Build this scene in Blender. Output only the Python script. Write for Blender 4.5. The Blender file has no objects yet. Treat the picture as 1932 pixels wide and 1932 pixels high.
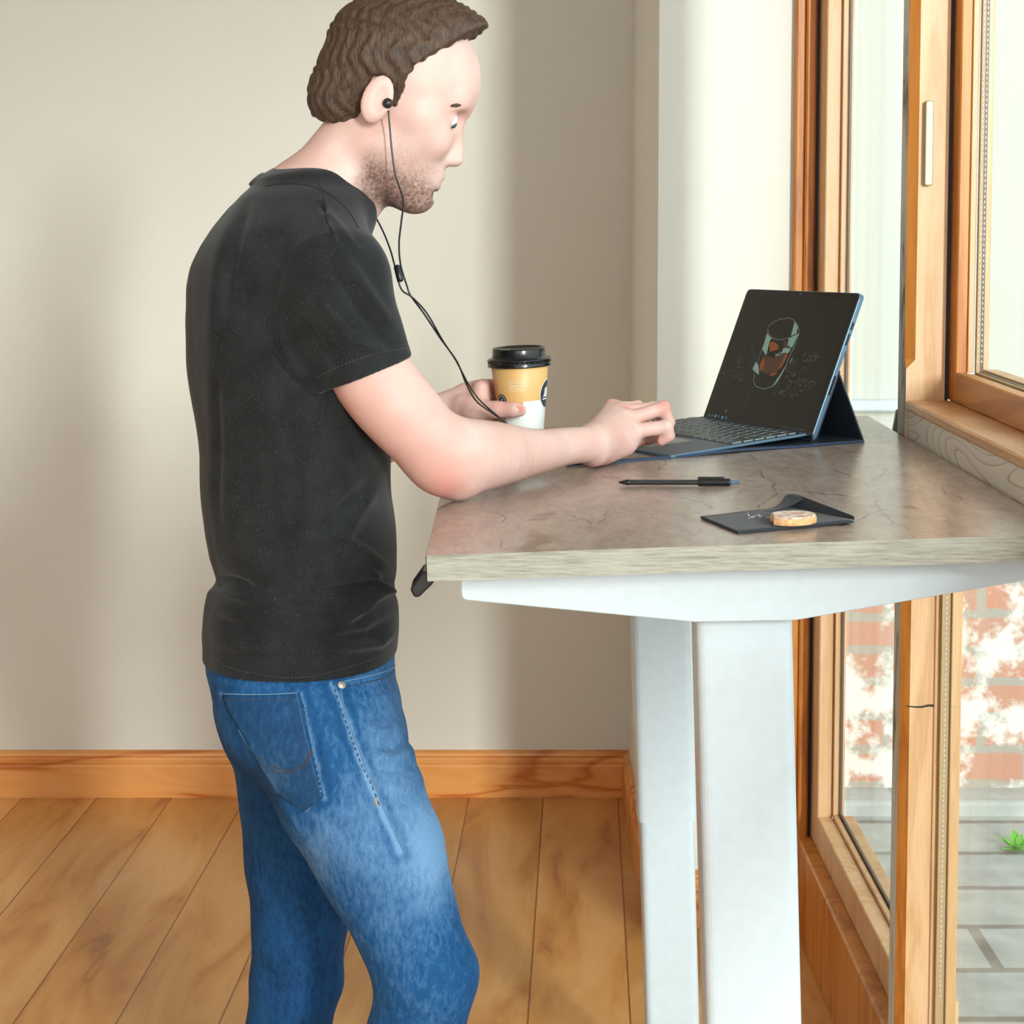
import bpy, bmesh, math, random
import numpy as np
from mathutils import Vector, Matrix, Quaternion
from mathutils.bvhtree import BVHTree
random.seed(7); np.random.seed(7)
sc = bpy.context.scene
COL = sc.collection
PI = math.pi

# ------------------------------------------------------------------ camera model (used to measure the photograph)
F = 3700.0; TP = 294/3700.0; PT = math.atan(TP); CY = 689.0; CZ = 1.50
def P(px, py, Y):
    """world point at depth Y seen at a measured photo pixel"""
    u = (px-966)/F; v = (CY-py)/F
    d = Vector((u, math.cos(PT)+v*math.sin(PT), -math.sin(PT)+v*math.cos(PT)))
    return Vector((0,0,CZ)) + d*(Y/d.y)
def PA(px, py, Y): return np.array(P(px,py,Y), dtype=np.float32)

# ------------------------------------------------------------------ helpers
def link(o, parent=None):
    COL.objects.link(o)
    if parent is not None: o.parent = parent
    return o
def empty(name, loc=(0,0,0), label=None, cat=None, group=None, parent=None, mw=None):
    o = bpy.data.objects.new(name, None); link(o, parent)
    if mw is not None: o.matrix_world = mw
    else: o.location = loc
    o.empty_display_size = .05
    if label: o['label'] = label
    if cat: o['category'] = cat
    if group: o['group'] = group
    return o
def obj(name, bm, mats, parent=None, smooth=False, local=False):
    me = bpy.data.meshes.new(name)
    if isinstance(bm, bmesh.types.BMesh):
        bm.normal_update(); bm.to_mesh(me); bm.free()
    else:
        me = bm; me.name = name
    if not isinstance(mats, (list,tuple)): mats = [mats]
    for m in mats: me.materials.append(m)
    if smooth:
        me.polygons.foreach_set('use_smooth', [True]*len(me.polygons))
        if smooth == 'auto':
            pass
    o = bpy.data.objects.new(name, me); link(o, parent)
    if parent is not None and not local:          # vertices given in world space
        o.matrix_parent_inverse = parent_world(parent).inverted()
    return o
def parent_world(p):
    m = p.matrix_basis.copy()
    q = p
    while q.parent is not None:
        m = q.parent.matrix_basis @ (q.matrix_parent_inverse @ m) if False else parent_world(q.parent) @ q.matrix_parent_inverse @ m
        break
    return m
def tag(o, label, cat, group=None):
    o['label'] = label; o['category'] = cat
    if group: o['group'] = group
    return o
def struct(name, bm, mats, label=None, parent=None):
    o = obj(name, bm, mats, parent)
    if parent is None: o['kind'] = 'structure'
    if label: o['label'] = label
    return o
def box(bm, a, b, bev=0, seg=2, mi=0, M=None):
    a = Vector(a); b = Vector(b)
    m = Matrix.Translation((a+b)/2) @ Matrix.Diagonal((abs(b.x-a.x), abs(b.y-a.y), abs(b.z-a.z), 1))
    r = bmesh.ops.create_cube(bm, size=1, matrix=(M @ m) if M is not None else m)
    vs = r['verts']; fs = set(f for v in vs for f in v.link_faces)
    for f in fs: f.material_index = mi
    if bev:
        es = list(set(e for v in vs for e in v.link_edges))
        rr = bmesh.ops.bevel(bm, geom=es, offset=bev, segments=seg, profile=.5, affect='EDGES')
        for f in rr['faces']: f.material_index = mi
    return bm
def prism(bm, poly, h, bev=0, M=None, mi=0, seg=2, axis='z', z0=0.0):
    """polygon in (u,v) extruded by h; axis z: u=x,v=y ; axis y: u=x,v=z extruded along y ; axis x: u=y,v=z"""
    def mk(u,v,w):
        if axis=='z': p=Vector((u,v,w))
        elif axis=='y': p=Vector((u,w,v))
        else: p=Vector((w,u,v))
        return M@p if M is not None else p
    a=[bm.verts.new(mk(u,v,z0)) for u,v in poly]; b=[bm.verts.new(mk(u,v,z0+h)) for u,v in poly]
    n=len(poly); fs=[]
    fs.append(bm.faces.new(a[::-1])); fs.append(bm.faces.new(b))
    for i in range(n): fs.append(bm.faces.new((a[i],a[(i+1)%n],b[(i+1)%n],b[i])))
    bmesh.ops.recalc_face_normals(bm, faces=fs)
    for f in fs: f.material_index=mi
    if bev:
        es=list(set(e for f in fs for e in f.edges))
        r=bmesh.ops.bevel(bm, geom=es, offset=bev, segments=seg, profile=.5, affect='EDGES')
        for f in r['faces']: f.material_index=mi
    return bm
def rounded(poly, r, n=5):
    out=[]
    N=len(poly)
    for i in range(N):
        p=Vector(poly[i]).to_2d() if len(poly[i])>2 else Vector(poly[i])
        a=Vector(poly[i-1]); b=Vector(poly[(i+1)%N])
        da=(a-p); db=(b-p); rr=min(r, da.length*.45, db.length*.45)
        p0=p+da.normalized()*rr; p1=p+db.normalized()*rr
        for k in range(n+1):
            t=k/n; q=p0*(1-t)**2+p*2*t*(1-t)+p1*t*t; out.append((q.x,q.y))
    return out
def lathe(bm, prof, M=None, n=64, mi=0, close=False):
    rings=[]
    for r,z in prof:
        ring=[]
        for k in range(n):
            t=2*PI*k/n; p=Vector((r*math.cos(t), r*math.sin(t), z)); ring.append(bm.verts.new(M@p if M is not None else p))
        rings.append(ring)
    for i in range(len(rings)-1):
        for k in range(n):
            f=bm.faces.new((rings[i][k],rings[i][(k+1)%n],rings[i+1][(k+1)%n],rings[i+1][k])); f.material_index=mi; f.smooth=True
    if prof[0][0]>1e-6: 
        f=bm.faces.new(rings[0][::-1]); f.material_index=mi
    if prof[-1][0]>1e-6:
        f=bm.faces.new(rings[-1]); f.material_index=mi
    return bm
def spline(pts, n=12):
    pts=[Vector(p) for p in pts]; out=[]
    Q=[pts[0]*2-pts[1]]+pts+[pts[-1]*2-pts[-2]]
    for i in range(1,len(Q)-2):
        p0,p1,p2,p3=Q[i-1:i+3]
        for k in range(n):
            t=k/n
            out.append(.5*((2*p1)+(p2-p0)*t+(2*p0-5*p1+4*p2-p3)*t*t+(3*p1-p0-3*p2+p3)*t**3))
    out.append(pts[-1]); return out
def tube(bm, pts, r, sides=8, mi=0, closed=False, flat=None):
    pts=[Vector(p) for p in pts]; N=len(pts)
    rr = r if hasattr(r,'__len__') else [r]*N
    prev=None; rings=[]
    for i in range(N):
        if closed: t=(pts[(i+1)%N]-pts[i-1])
        else: t=(pts[min(i+1,N-1)]-pts[max(i-1,0)])
        if t.length<1e-9: t=Vector((0,0,1))
        t.normalize()
        if prev is None:
            a=Vector((0,1,0)) if abs(t.y)<.9 else Vector((1,0,0))
        else: a=prev
        nrm=(a-t*a.dot(t)).normalized(); prev=nrm; bn=t.cross(nrm)
        rings.append([bm.verts.new(pts[i]+(nrm*math.cos(2*PI*k/sides)+bn*math.sin(2*PI*k/sides)*(flat or 1))*rr[i]) for k in range(sides)])
    M_=N if closed else N-1
    for i in range(M_):
        A=rings[i];B=rings[(i+1)%N]
        for k in range(sides):
            f=bm.faces.new((A[k],A[(k+1)%sides],B[(k+1)%sides],B[k])); f.smooth=True; f.material_index=mi
    if not closed:
        bm.faces.new(rings[0][::-1]).material_index=mi; bm.faces.new(rings[-1]).material_index=mi
    return bm

# ------------------------------------------------------------------ materials
class NT:
    def __init__(s, name):
        s.m=bpy.data.materials.new(name); s.m.use_nodes=True; s.t=s.m.node_tree; s.t.nodes.clear()
        s.out=s.t.nodes.new('ShaderNodeOutputMaterial'); s.b=s.t.nodes.new('ShaderNodeBsdfPrincipled')
        s.t.links.new(s.b.outputs[0], s.out.inputs[0])
    def n(s, typ, **kw):
        nd=s.t.nodes.new(typ)
        for k,v in kw.items():
            if k in nd.inputs.keys() if hasattr(nd.inputs,'keys') else False: nd.inputs[k].default_value=v
            else: setattr(nd,k,v)
        return nd
    def l(s,a,b): s.t.links.new(a,b)
    def coord(s, scale=(1,1,1), rot=(0,0,0), kind='Object', loc=(0,0,0)):
        tc=s.t.nodes.new('ShaderNodeTexCoord'); mp=s.t.nodes.new('ShaderNodeMapping')
        mp.inputs['Scale'].default_value=scale; mp.inputs['Rotation'].default_value=rot; mp.inputs['Location'].default_value=loc
        s.l(tc.outputs[kind], mp.inputs[0]); return mp.outputs[0]
    def noise(s, vec, scale, detail=4, rough=.5, dist=0, out='Fac'):
        nd=s.t.nodes.new('ShaderNodeTexNoise'); s.l(vec, nd.inputs['Vector'])
        nd.inputs['Scale'].default_value=scale; nd.inputs['Detail'].default_value=detail; nd.inputs['Roughness'].default_value=rough; nd.inputs['Distortion'].default_value=dist
        return nd.outputs[out]
    def ramp(s, fac, stops, interp='LINEAR'):
        r=s.t.nodes.new('ShaderNodeValToRGB'); s.l(fac, r.inputs[0]); r.color_ramp.interpolation=interp
        e=r.color_ramp.elements
        while len(e)<len(stops): e.new(.5)
        for i,(p,c) in enumerate(stops):
            e[i].position=p; e[i].color=(*c,1) if len(c)==3 else c
        return r.outputs[0]
    def mix(s, fac, a, b, mode='MIX'):
        m=s.t.nodes.new('ShaderNodeMix'); m.data_type='RGBA'; m.blend_type=mode
        for v,i in ((fac,0),(a,6),(b,7)):
            if hasattr(v,'is_linked'): s.l(v, m.inputs[i])
            elif i==0: m.inputs[0].default_value=v
            else: m.inputs[i].default_value=(*v,1) if len(v)==3 else v
        return m.outputs[2]
    def math(s, op, a, b=0.0, c=None, clamp=False):
        m=s.t.nodes.new('ShaderNodeMath'); m.operation=op; m.use_clamp=clamp
        for i,v in enumerate((a,b,c)):
            if v is None: continue
            if hasattr(v,'is_linked'): s.l(v,m.inputs[i])
            else: m.inputs[i].default_value=v
        return m.outputs[0]
    def bump(s, h, strength=.3, dist=.001):
        b=s.t.nodes.new('ShaderNodeBump'); s.l(h,b.inputs['Height']); b.inputs['Strength'].default_value=strength; b.inputs['Distance'].default_value=dist
        s.l(b.outputs[0], s.b.inputs['Normal']); return b
    def base(s, c):
        if hasattr(c,'is_linked'): s.l(c, s.b.inputs['Base Color'])
        else: s.b.inputs['Base Color'].default_value=(*c,1)
    def set(s, **kw):
        for k,v in kw.items(): s.b.inputs[k.replace('_',' ')].default_value=v
        return s
def srgb(r,g,b):
    f=lambda c:(c/255/12.92) if c/255<=.04045 else ((c/255+.055)/1.055)**2.4
    return (f(r),f(g),f(b))
def plain(name, col, rough=.5, **kw):
    t=NT(name); v=t.coord(); n=t.noise(v, 60, 3)
    c=t.mix(.5, tuple(x*.93 for x in col), tuple(min(1,x*1.05) for x in col)); 
    t.l(n, c.node.inputs[0]); t.base(c); t.set(Roughness=rough, **kw); return t.m
def wood(name, stops, axis='y', scale=6, stretch=12, rough=.45, knots=False, fine=True, bump=.15, spec=.5):
    t=NT(name); st=[1,1,1]; st['xyz'.index(axis)]=1.0/stretch
    v=t.coord(tuple(st)); n1=t.noise(v, scale*3, 5, .55, 1.2); 
    w=t.math('PINGPONG', t.math('MULTIPLY', n1, 5.0), 1.0)
    c=t.ramp(w, stops)
    if fine:
        v2=t.coord(tuple((90 if k!='xyz'.index(axis) else 3) for k in range(3))); n2=t.noise(v2, 6, 3, .6)
        c=t.mix(.35, c, t.ramp(n2, [(.3,(.55,.5,.45)),(.7,(1,1,1))]), 'MULTIPLY')
        t.bump(n2, bump, .0006)
    t.base(c); t.set(Roughness=rough); t.b.inputs['Specular IOR Level'].default_value=spec
    return t.m

MT={}
def build_mats():
    # walls
    for nm,colr in (('plaster',(.70,.685,.635)),('pier_plaster',(.745,.74,.68))):
        t=NT(nm); v=t.coord(); n=t.noise(v,3,4); n2=t.noise(v,260,3)
        t.base(t.mix(.04, colr, t.ramp(n,[(0,(.5,.46,.36)),(1,(1,.98,.9))]))); t.set(Roughness=.62); t.bump(n2,.12,.0006); MT[nm]=t.m
    MT['ceiling']=plain('ceiling_paint',(.85,.84,.80),.8)
    # pine baseboard
    t=NT('pine'); v=t.coord((.35,1,2.6)); n=t.noise(v,3.2,3,.5,.9)
    w=t.math('PINGPONG', t.math('MULTIPLY', n, 9.0),1.0)
    c=t.ramp(w,[(0,srgb(228,160,92)),(.6,srgb(222,148,76)),(.92,srgb(196,112,40)),(1,srgb(188,104,36))])
    v3=t.coord((4,1,10)); vo=t.t.nodes.new('ShaderNodeTexVoronoi'); t.l(v3,vo.inputs['Vector']); vo.inputs['Scale'].default_value=.62
    kn=t.ramp(vo.outputs['Distance'],[(0,(.12,.05,.02)),(.05,(.2,.08,.03)),(.1,(1,1,1)),(1,(1,1,1))])
    c=t.mix(.9,c,kn,'MULTIPLY'); t.base(c); t.set(Roughness=.38); t.b.inputs['Coat Weight'].default_value=.15; MT['pine']=t.m
    # oak floor planks running away from the camera
    t=NT('oak_floor'); v=t.coord((1,1,1),(0,0,math.radians(2.1)))
    sx=t.t.nodes.new('ShaderNodeSeparateXYZ'); t.l(v,sx.inputs[0])
    u=t.math('DIVIDE', t.math('ADD',sx.outputs[0],.10), .19); idx=t.math('FLOOR',u); fr=t.math('FRACT',u)
    cx=t.t.nodes.new('ShaderNodeCombineXYZ'); t.l(t.math('MULTIPLY',sx.outputs[0],1.0),cx.inputs[0]); t.l(t.math('MULTIPLY',sx.outputs[1],.22),cx.inputs[1]); t.l(t.math('MULTIPLY',idx,7.3),cx.inputs[2])
    n=t.noise(cx.outputs[0],9,5,.55,.8); w=t.math('PINGPONG',t.math('MULTIPLY',n,3.2),1.0)
    c=t.ramp(w,[(0,srgb(228,172,108)),(.5,srgb(216,154,84)),(.85,srgb(198,134,66)),(1,srgb(170,110,56))])
    wn=t.t.nodes.new('ShaderNodeTexWhiteNoise'); wn.noise_dimensions='1D'; t.l(idx,wn.inputs['W'])
    c=t.mix(1.0,c,t.ramp(wn.outputs['Value'],[(0,(.78,.76,.72)),(1,(1,1,1))]),'MULTIPLY')
    e=t.math('MINIMUM',fr,t.math('SUBTRACT',1.0,fr)); g=t.ramp(e,[(0,(.3,.2,.13)),(.006,(.45,.32,.2)),(.012,(1,1,1))])
    c=t.mix(1.0,c,g,'MULTIPLY'); t.base(c); t.set(Roughness=.33); t.bump(t.noise(cx.outputs[0],60,3),.08,.0005); MT['floor']=t.m
    # oak of the windows
    MT['oak']=wood('oak_frame',[(0,srgb(226,186,144)),(.6,srgb(220,176,130)),(1,srgb(208,160,112))],'z',5,10,.42)
    MT['oak_y']=wood('oak_sill',[(0,srgb(230,190,146)),(.6,srgb(220,174,126)),(1,srgb(204,150,100))],'y',5,10,.42)
    MT['oak_shade']=wood('oak_shaded',[(0,srgb(214,140,62)),(.6,srgb(202,126,50)),(1,srgb(178,104,38))],'z',5,10,.4)  # same oak toned darker: shade painted into far frame, sash and chamfer
    MT['oak_shade_y']=wood('oak_shaded_rail',[(0,srgb(214,146,74)),(.6,srgb(200,132,62)),(1,srgb(176,112,50))],'y',5,10,.4)  # rail copy of the oak, shade put into its colour
    MT['oak_grey']=wood('oak_weathered',[(0,srgb(222,220,208)),(.5,srgb(206,204,192)),(.82,srgb(180,176,162)),(1,srgb(104,96,82))],'z',9,7,.7)
    t=NT('oak_apron'); v=t.coord((1,.34,1.9)); n=t.noise(v,4.2,2,.4,.7); w=t.math('FRACT',t.math('MULTIPLY',n,22.0))
    c=t.ramp(w,[(0,srgb(228,224,212)),(.8,srgb(220,215,202)),(.93,srgb(186,174,156)),(1,srgb(220,214,202))]); t.base(c); t.set(Roughness=.65)
    t.bump(t.noise(t.coord((8,3,60)),8,3),.2,.0006); MT['apron']=t.m
    MT['rubber']=plain('black_gasket',(.012,.011,.010),.5)
    MT['spacer']=plain('dark_spacer',(.06,.055,.05),.4); MT['tan_spacer']=plain('tan_spacer',srgb(178,148,108),.5)
    MT['brass']=plain('brushed_brass',(.42,.42,.28),.4,Metallic=.2)
    # glass that lets light through
    t=NT('clear_glass'); t.t.nodes.remove(t.b); tr=t.t.nodes.new('ShaderNodeBsdfTransparent'); tr.inputs[0].default_value=(.965,.985,.97,1)
    gl=t.t.nodes.new('ShaderNodeBsdfGlossy'); gl.inputs['Roughness'].default_value=.01; fr=t.t.nodes.new('ShaderNodeLayerWeight'); fr.inputs[0].default_value=.5
    mx=t.t.nodes.new('ShaderNodeMixShader'); t.l(t.math('ADD',.01,t.math('MULTIPLY',t.math('POWER',fr.outputs['Facing'],5.0),.16)),mx.inputs[0]); t.l(tr.outputs[0],mx.inputs[1]); t.l(gl.outputs[0],mx.inputs[2]); t.l(mx.outputs[0],t.out.inputs[0]); MT['glass']=t.m
    # exterior brick, half painted
    t=NT('painted_brick'); v=t.coord((1,1,1)); sx=t.t.nodes.new('ShaderNodeSeparateXYZ'); t.l(v,sx.inputs[0])
    cb=t.t.nodes.new('ShaderNodeCombineXYZ'); t.l(sx.outputs[0],cb.inputs[0]); t.l(sx.outputs[2],cb.inputs[1])
    dn=t.t.nodes.new('ShaderNodeTexNoise'); t.l(cb.outputs[0],dn.inputs['Vector']); dn.inputs['Scale'].default_value=9; dn.inputs['Detail'].default_value=4
    dv=t.t.nodes.new('ShaderNodeVectorMath'); dv.operation='MULTIPLY_ADD'; t.l(dn.outputs['Color'],dv.inputs[0]); dv.inputs[1].default_value=(.035,.035,0); t.l(cb.outputs[0],dv.inputs[2])
    br=t.t.nodes.new('ShaderNodeTexBrick'); t.l(dv.outputs[0],br.inputs['Vector']); br.inputs['Scale'].default_value=1
    br.inputs['Brick Width'].default_value=.225; br.inputs['Row Height'].default_value=.081; br.inputs['Mortar Size'].default_value=.012; br.inputs['Mortar Smooth'].default_value=.3
    br.inputs['Color1'].default_value=(*srgb(206,146,122),1); br.inputs['Color2'].default_value=(*srgb(196,152,134),1); br.inputs['Mortar'].default_value=(*srgb(176,168,158),1)
    wn=t.noise(v,7,5,.65); wf=t.ramp(wn,[(.48,(0,0,0)),(.56,(1,1,1))])
    c=t.mix(.5,br.outputs['Color'],srgb(236,232,224)); t.l(wf,c.node.inputs[0])
    hz=t.ramp(t.math('ADD',sx.outputs[2],t.math('MULTIPLY',wn,.12)),[(.0,(0,0,0)),(.90,(0,0,0)),(.93,(1,1,1))])
    c2=t.mix(.5,c,srgb(206,209,202)); t.l(hz,c2.node.inputs[0])
    t.base(c2); t.set(Roughness=.9); t.bump(br.outputs['Fac'],-.4,.004); MT['brick']=t.m
    t=NT('stone_paving'); v=t.coord((1,1,1)); br=t.t.nodes.new('ShaderNodeTexBrick'); t.l(v,br.inputs['Vector']); br.inputs['Scale'].default_value=1
    br.inputs['Brick Width'].default_value=.6; br.inputs['Row Height'].default_value=.22; br.inputs['Mortar Size'].default_value=.012
    br.inputs['Color1'].default_value=(*srgb(168,176,178),1); br.inputs['Color2'].default_value=(*srgb(186,190,184),1); br.inputs['Mortar'].default_value=(*srgb(120,116,104),1)
    t.base(t.mix(.3,br.outputs['Color'],t.ramp(t.noise(v,14,5),[(.3,(.3,.3,.3)),(.7,(.8,.8,.78))]))); t.set(Roughness=.9); MT['paving']=t.m
    # desk laminate
    t=NT('rustic_laminate'); v=t.coord((1,.55,1)); n=t.noise(v,5,6,.6,1.6); n2=t.noise(t.coord((1,.35,1)),60,5,.65,.8)
    c=t.ramp(n,[(.25,srgb(148,131,121)),(.5,srgb(162,146,136)),(.75,srgb(176,161,151))])
    wv=t.math('PINGPONG',t.math('MULTIPLY',t.noise(t.coord((1,.4,1)),7,3,.5,2.5),14.0),1.0)
    c=t.mix(.22,c,t.ramp(wv,[(0,(.45,.36,.3)),(.5,(.9,.88,.86)),(1,(1,1,1))]),'MULTIPLY')
    c=t.mix(.32,c,t.ramp(n2,[(.35,(.4,.35,.3)),(.6,(1,1,1))]),'MULTIPLY')
    # long cracks
    dn=t.t.nodes.new('ShaderNodeTexNoise'); vc=t.coord((1,1,1)); t.l(vc,dn.inputs['Vector']); dn.inputs['Scale'].default_value=14; dn.inputs['Detail'].default_value=3
    dv=t.t.nodes.new('ShaderNodeVectorMath'); dv.operation='MULTIPLY_ADD'; t.l(dn.outputs['Color'],dv.inputs[0]); dv.inputs[1].default_value=(.035,.035,0); t.l(t.coord((1,.28,1),(0,0,.12)),dv.inputs[2])
    vo=t.t.nodes.new('ShaderNodeTexVoronoi'); vo.feature='DISTANCE_TO_EDGE'; t.l(dv.outputs[0],vo.inputs['Vector']); vo.inputs['Scale'].default_value=9
    cr=t.ramp(vo.outputs['Distance'],[(0,(1,1,1)),(.008,(.7,.7,.7)),(.016,(0,0,0))]); mk=t.ramp(t.noise(t.coord((1,1,1)),9,2),[(.5,(0,0,0)),(.58,(1,1,1))])
    cm=t.math('MULTIPLY',cr,mk); cc=t.mix(.5,c,srgb(84,60,46)); t.l(t.math('MULTIPLY',cm,.8),cc.node.inputs[0])
    t.base(cc); t.set(Roughness=.24); t.b.inputs['Specular IOR Level'].default_value=.75; t.bump(t.math('SUBTRACT',n2,t.math('MULTIPLY',cm,1.0)),.10,.0006); MT['laminate']=t.m
    t=NT('edge_oak'); v=t.coord((1,1,1)); n=t.noise(t.coord((22,22,420)),1.0,5,.6,.6); n3=t.noise(t.coord((60,60,900)),1.0,2)
    c=t.ramp(n,[(.3,srgb(126,123,112)),(.5,srgb(156,154,142)),(.7,srgb(168,167,156))]); c=t.mix(.3,c,t.ramp(n3,[(.35,(.5,.48,.42)),(.55,(1,1,1))]),'MULTIPLY')
    t.base(c); t.set(Roughness=.5); MT['edge']=t.m
    MT['white_steel']=plain('white_powder_coat',(.60,.68,.74),.28)
    MT['black_plastic']=plain('black_plastic',(.010,.011,.012),.32)
    MT['lid_plastic']=plain('black_lid_plastic',(.009,.009,.010),.22)
    # skin
    t=NT('skin'); v=t.coord(); n=t.noise(v,16,4); n2=t.noise(v,55,4,.6)
    c=t.ramp(n,[(.3,srgb(208,166,156)),(.55,srgb(215,180,172)),(.75,srgb(221,194,187))])
    at=t.t.nodes.new('ShaderNodeAttribute'); at.attribute_name='flush'
    sp=t.t.nodes.new('ShaderNodeSeparateColor'); t.l(at.outputs['Color'],sp.inputs[0])
    c2=t.mix(.5,c,srgb(208,112,96)); t.l(t.math('MULTIPLY',sp.outputs[0],t.math('ADD',.55,t.math('MULTIPLY',n,.5))),c2.node.inputs[0])
    bn=t.noise(v,900,3,.7); bn2=t.noise(v,220,4,.7)
    bf=t.math('MULTIPLY',sp.outputs[1],t.ramp(t.math('ADD',t.math('MULTIPLY',bn,.5),t.math('MULTIPLY',bn2,.5)),[(.40,(1,1,1)),(.60,(.35,.35,.35))]))
    c3=t.mix(.5,c2,srgb(84,58,42)); t.l(bf,c3.node.inputs[0])
    t.base(c3); t.set(Roughness=.52); t.b.inputs['Subsurface Weight'].default_value=.12; t.b.inputs['Subsurface Radius'].default_value=(.012,.004,.002); t.b.inputs['Subsurface Scale'].default_value=.6
    t.b.inputs['Specular IOR Level'].default_value=.35; t.bump(t.noise(v,420,4,.6),.12,.0006); MT['skin']=t.m
    MT['nail']=plain('finger_nail',srgb(212,146,138),.3)
    # t-shirt
    t=NT('charcoal_jersey'); v=t.coord(); n=t.noise(v,22,4,.6); nf=t.noise(t.coord((1,1,3)),620,2,.6)
    c=t.ramp(n,[(.3,srgb(23,24,26)),(.7,srgb(38,40,42))]); c=t.mix(.5,c,t.ramp(nf,[(.4,(.45,.45,.45)),(.62,(1.1,1.1,1.15))]),'MULTIPLY')
    vo=t.t.nodes.new('ShaderNodeTexVoronoi'); t.l(t.coord((1,1,1)),vo.inputs['Vector']); vo.inputs['Scale'].default_value=430
    sp2=t.t.nodes.new('ShaderNodeSeparateColor'); t.l(vo.outputs['Color'],sp2.inputs[0])
    fl=t.math('MULTIPLY',t.math('LESS_THAN',vo.outputs['Distance'],.17),t.math('GREATER_THAN',sp2.outputs[0],.80))
    c2=t.mix(.5,c,srgb(140,138,132)); t.l(t.math('MULTIPLY',fl,.5),c2.node.inputs[0]); t.base(c2); t.set(Roughness=.85)
    t.b.inputs['Sheen Weight'].default_value=.16; t.b.inputs['Sheen Roughness'].default_value=.45; t.b.inputs['Sheen Tint'].default_value=(.8,.82,.85,1); t.b.inputs['Specular IOR Level'].default_value=.2
    t.bump(nf,.25,.0007); MT['jersey']=t.m
    MT['jersey_seam']=plain('jersey_seam',srgb(20,20,21),.9)
    MT['jersey_thread']=plain('jersey_thread',srgb(70,74,76),.9)
    # denim
    def denim(nm,a,b,c_):
        t=NT(nm); v=t.coord(); tw=t.noise(t.coord((1,1,.12),(0,.35,0)),1500,2,.6); n=t.noise(t.coord((1,1,.5)),14,5,.6); n3=t.noise(t.coord((1,1,.4),(0,.4,0)),160,4,.7)
        at=t.t.nodes.new('ShaderNodeAttribute'); at.attribute_name='fade'; sp=t.t.nodes.new('ShaderNodeSeparateColor'); t.l(at.outputs['Color'],sp.inputs[0])
        f=t.math('ADD',t.math('MULTIPLY',n,.35),t.math('ADD',t.math('MULTIPLY',n3,.5),t.math('MULTIPLY',sp.outputs[0],.5)))
        c=t.ramp(f,[(.28,a),(.55,b),(.95,c_)]); c=t.mix(.45,c,t.ramp(tw,[(.35,(.45,.5,.6)),(.6,(1,1,1))]),'MULTIPLY')
        t.base(c); t.set(Roughness=.82); t.b.inputs['Specular IOR Level'].default_value=.2; t.bump(n3,.25,.001); return t.m
    MT['denim']=denim('blue_denim',srgb(14,48,88),srgb(32,88,140),srgb(120,164,208))
    MT['denim_dark']=denim('blue_denim_pocket',srgb(12,40,72),srgb(32,76,118),srgb(92,132,172))
    MT['denim_edge']=plain('worn_denim_edge',srgb(92,132,172),.9)
    MT['thread']=plain('brown_thread',srgb(70,56,52),.8)
    MT['thread_gold']=plain('gold_thread',srgb(190,160,110),.8)
    MT['rivet']=plain('copper_rivet',(.75,.66,.58),.35,Metallic=.6)
    t=NT('hair'); n=t.noise(t.coord((1,1,.25)),320,4,.7); t.base(t.ramp(n,[(.35,srgb(38,25,17)),(.65,srgb(92,66,46))])); t.set(Roughness=.5); t.bump(n,.8,.003); MT['hair']=t.m
    MT['eye']=plain('eye_white',(.8,.78,.74),.2); MT['iris']=plain('eye_iris',(.05,.09,.11),.2); MT['shoe']=plain('dark_shoe_leather',(.03,.025,.02),.4); MT['sole']=plain('white_rubber_sole',(.6,.58,.54),.6)
    # laptop
    MT['tab_blue']=plain('blue_metal',srgb(88,116,138),.35,Metallic=.2)
    MT['leather']=plain('navy_folio_leather',(.012,.018,.028),.45)
    MT['folio_edge']=plain('blue_folio_edge',srgb(32,54,86),.4)
    MT['deck']=plain('slate_deck',srgb(52,64,78),.42)
    MT['deck_side']=plain('blue_grey_deck_edge',srgb(84,112,134),.4)
    MT['key']=plain('keycap',srgb(46,47,46),.42)
    MT['key_side']=plain('pale_key_edge',srgb(142,162,170),.4)  # paler blue-grey sides of the keycaps
    MT['trackpad']=plain('trackpad_glass',srgb(70,74,74),.16)
    def emis(nm,col,e,rough=.3):
        t=NT(nm); t.base(tuple(x*.3 for x in col)); t.set(Roughness=rough); t.b.inputs['Emission Color'].default_value=(*col,1); t.b.inputs['Emission Strength'].default_value=e; return t.m
    t=NT('screen_glass'); t.base((.006,.006,.005)); t.set(Roughness=.12); t.b.inputs['Emission Color'].default_value=(*srgb(36,35,31),1); t.b.inputs['Emission Strength'].default_value=.75; t.b.inputs['Specular IOR Level'].default_value=.25; MT['screen']=t.m
    MT['px_glass']=emis('lit_pixels_pale_green',srgb(112,140,128),.75); MT['px_dim']=emis('lit_pixels_dim_grey',srgb(74,80,72),.7)
    MT['px_amber']=emis('lit_pixels_amber',srgb(122,62,22),.75); MT['px_brown']=emis('lit_pixels_brown',srgb(66,42,22),.75); MT['px_blue']=emis('lit_pixels_blue',srgb(50,130,190),.8); MT['px_white']=emis('lit_pixels_white',srgb(150,150,145),.8)
    MT['bezel']=plain('black_glass_bezel',(.008,.008,.007),.12)
    # cup
    MT['cup_tan']=plain('tan_card',srgb(222,176,112),.42); MT['cup_white']=plain('white_card',srgb(228,230,228),.42); MT['cup_dark']=plain('dark_slate_print',srgb(52,58,64),.45)
    MT['print_white']=plain('white_print',srgb(238,228,206),.5)
    # cookie
    t=NT('shortbread'); v=t.coord(); t.base(t.ramp(t.noise(v,120,4),[(.3,srgb(206,150,100)),(.7,srgb(232,190,142))])); t.set(Roughness=.8); t.bump(t.noise(v,500,3),.5,.001); MT['cookie']=t.m
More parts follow.
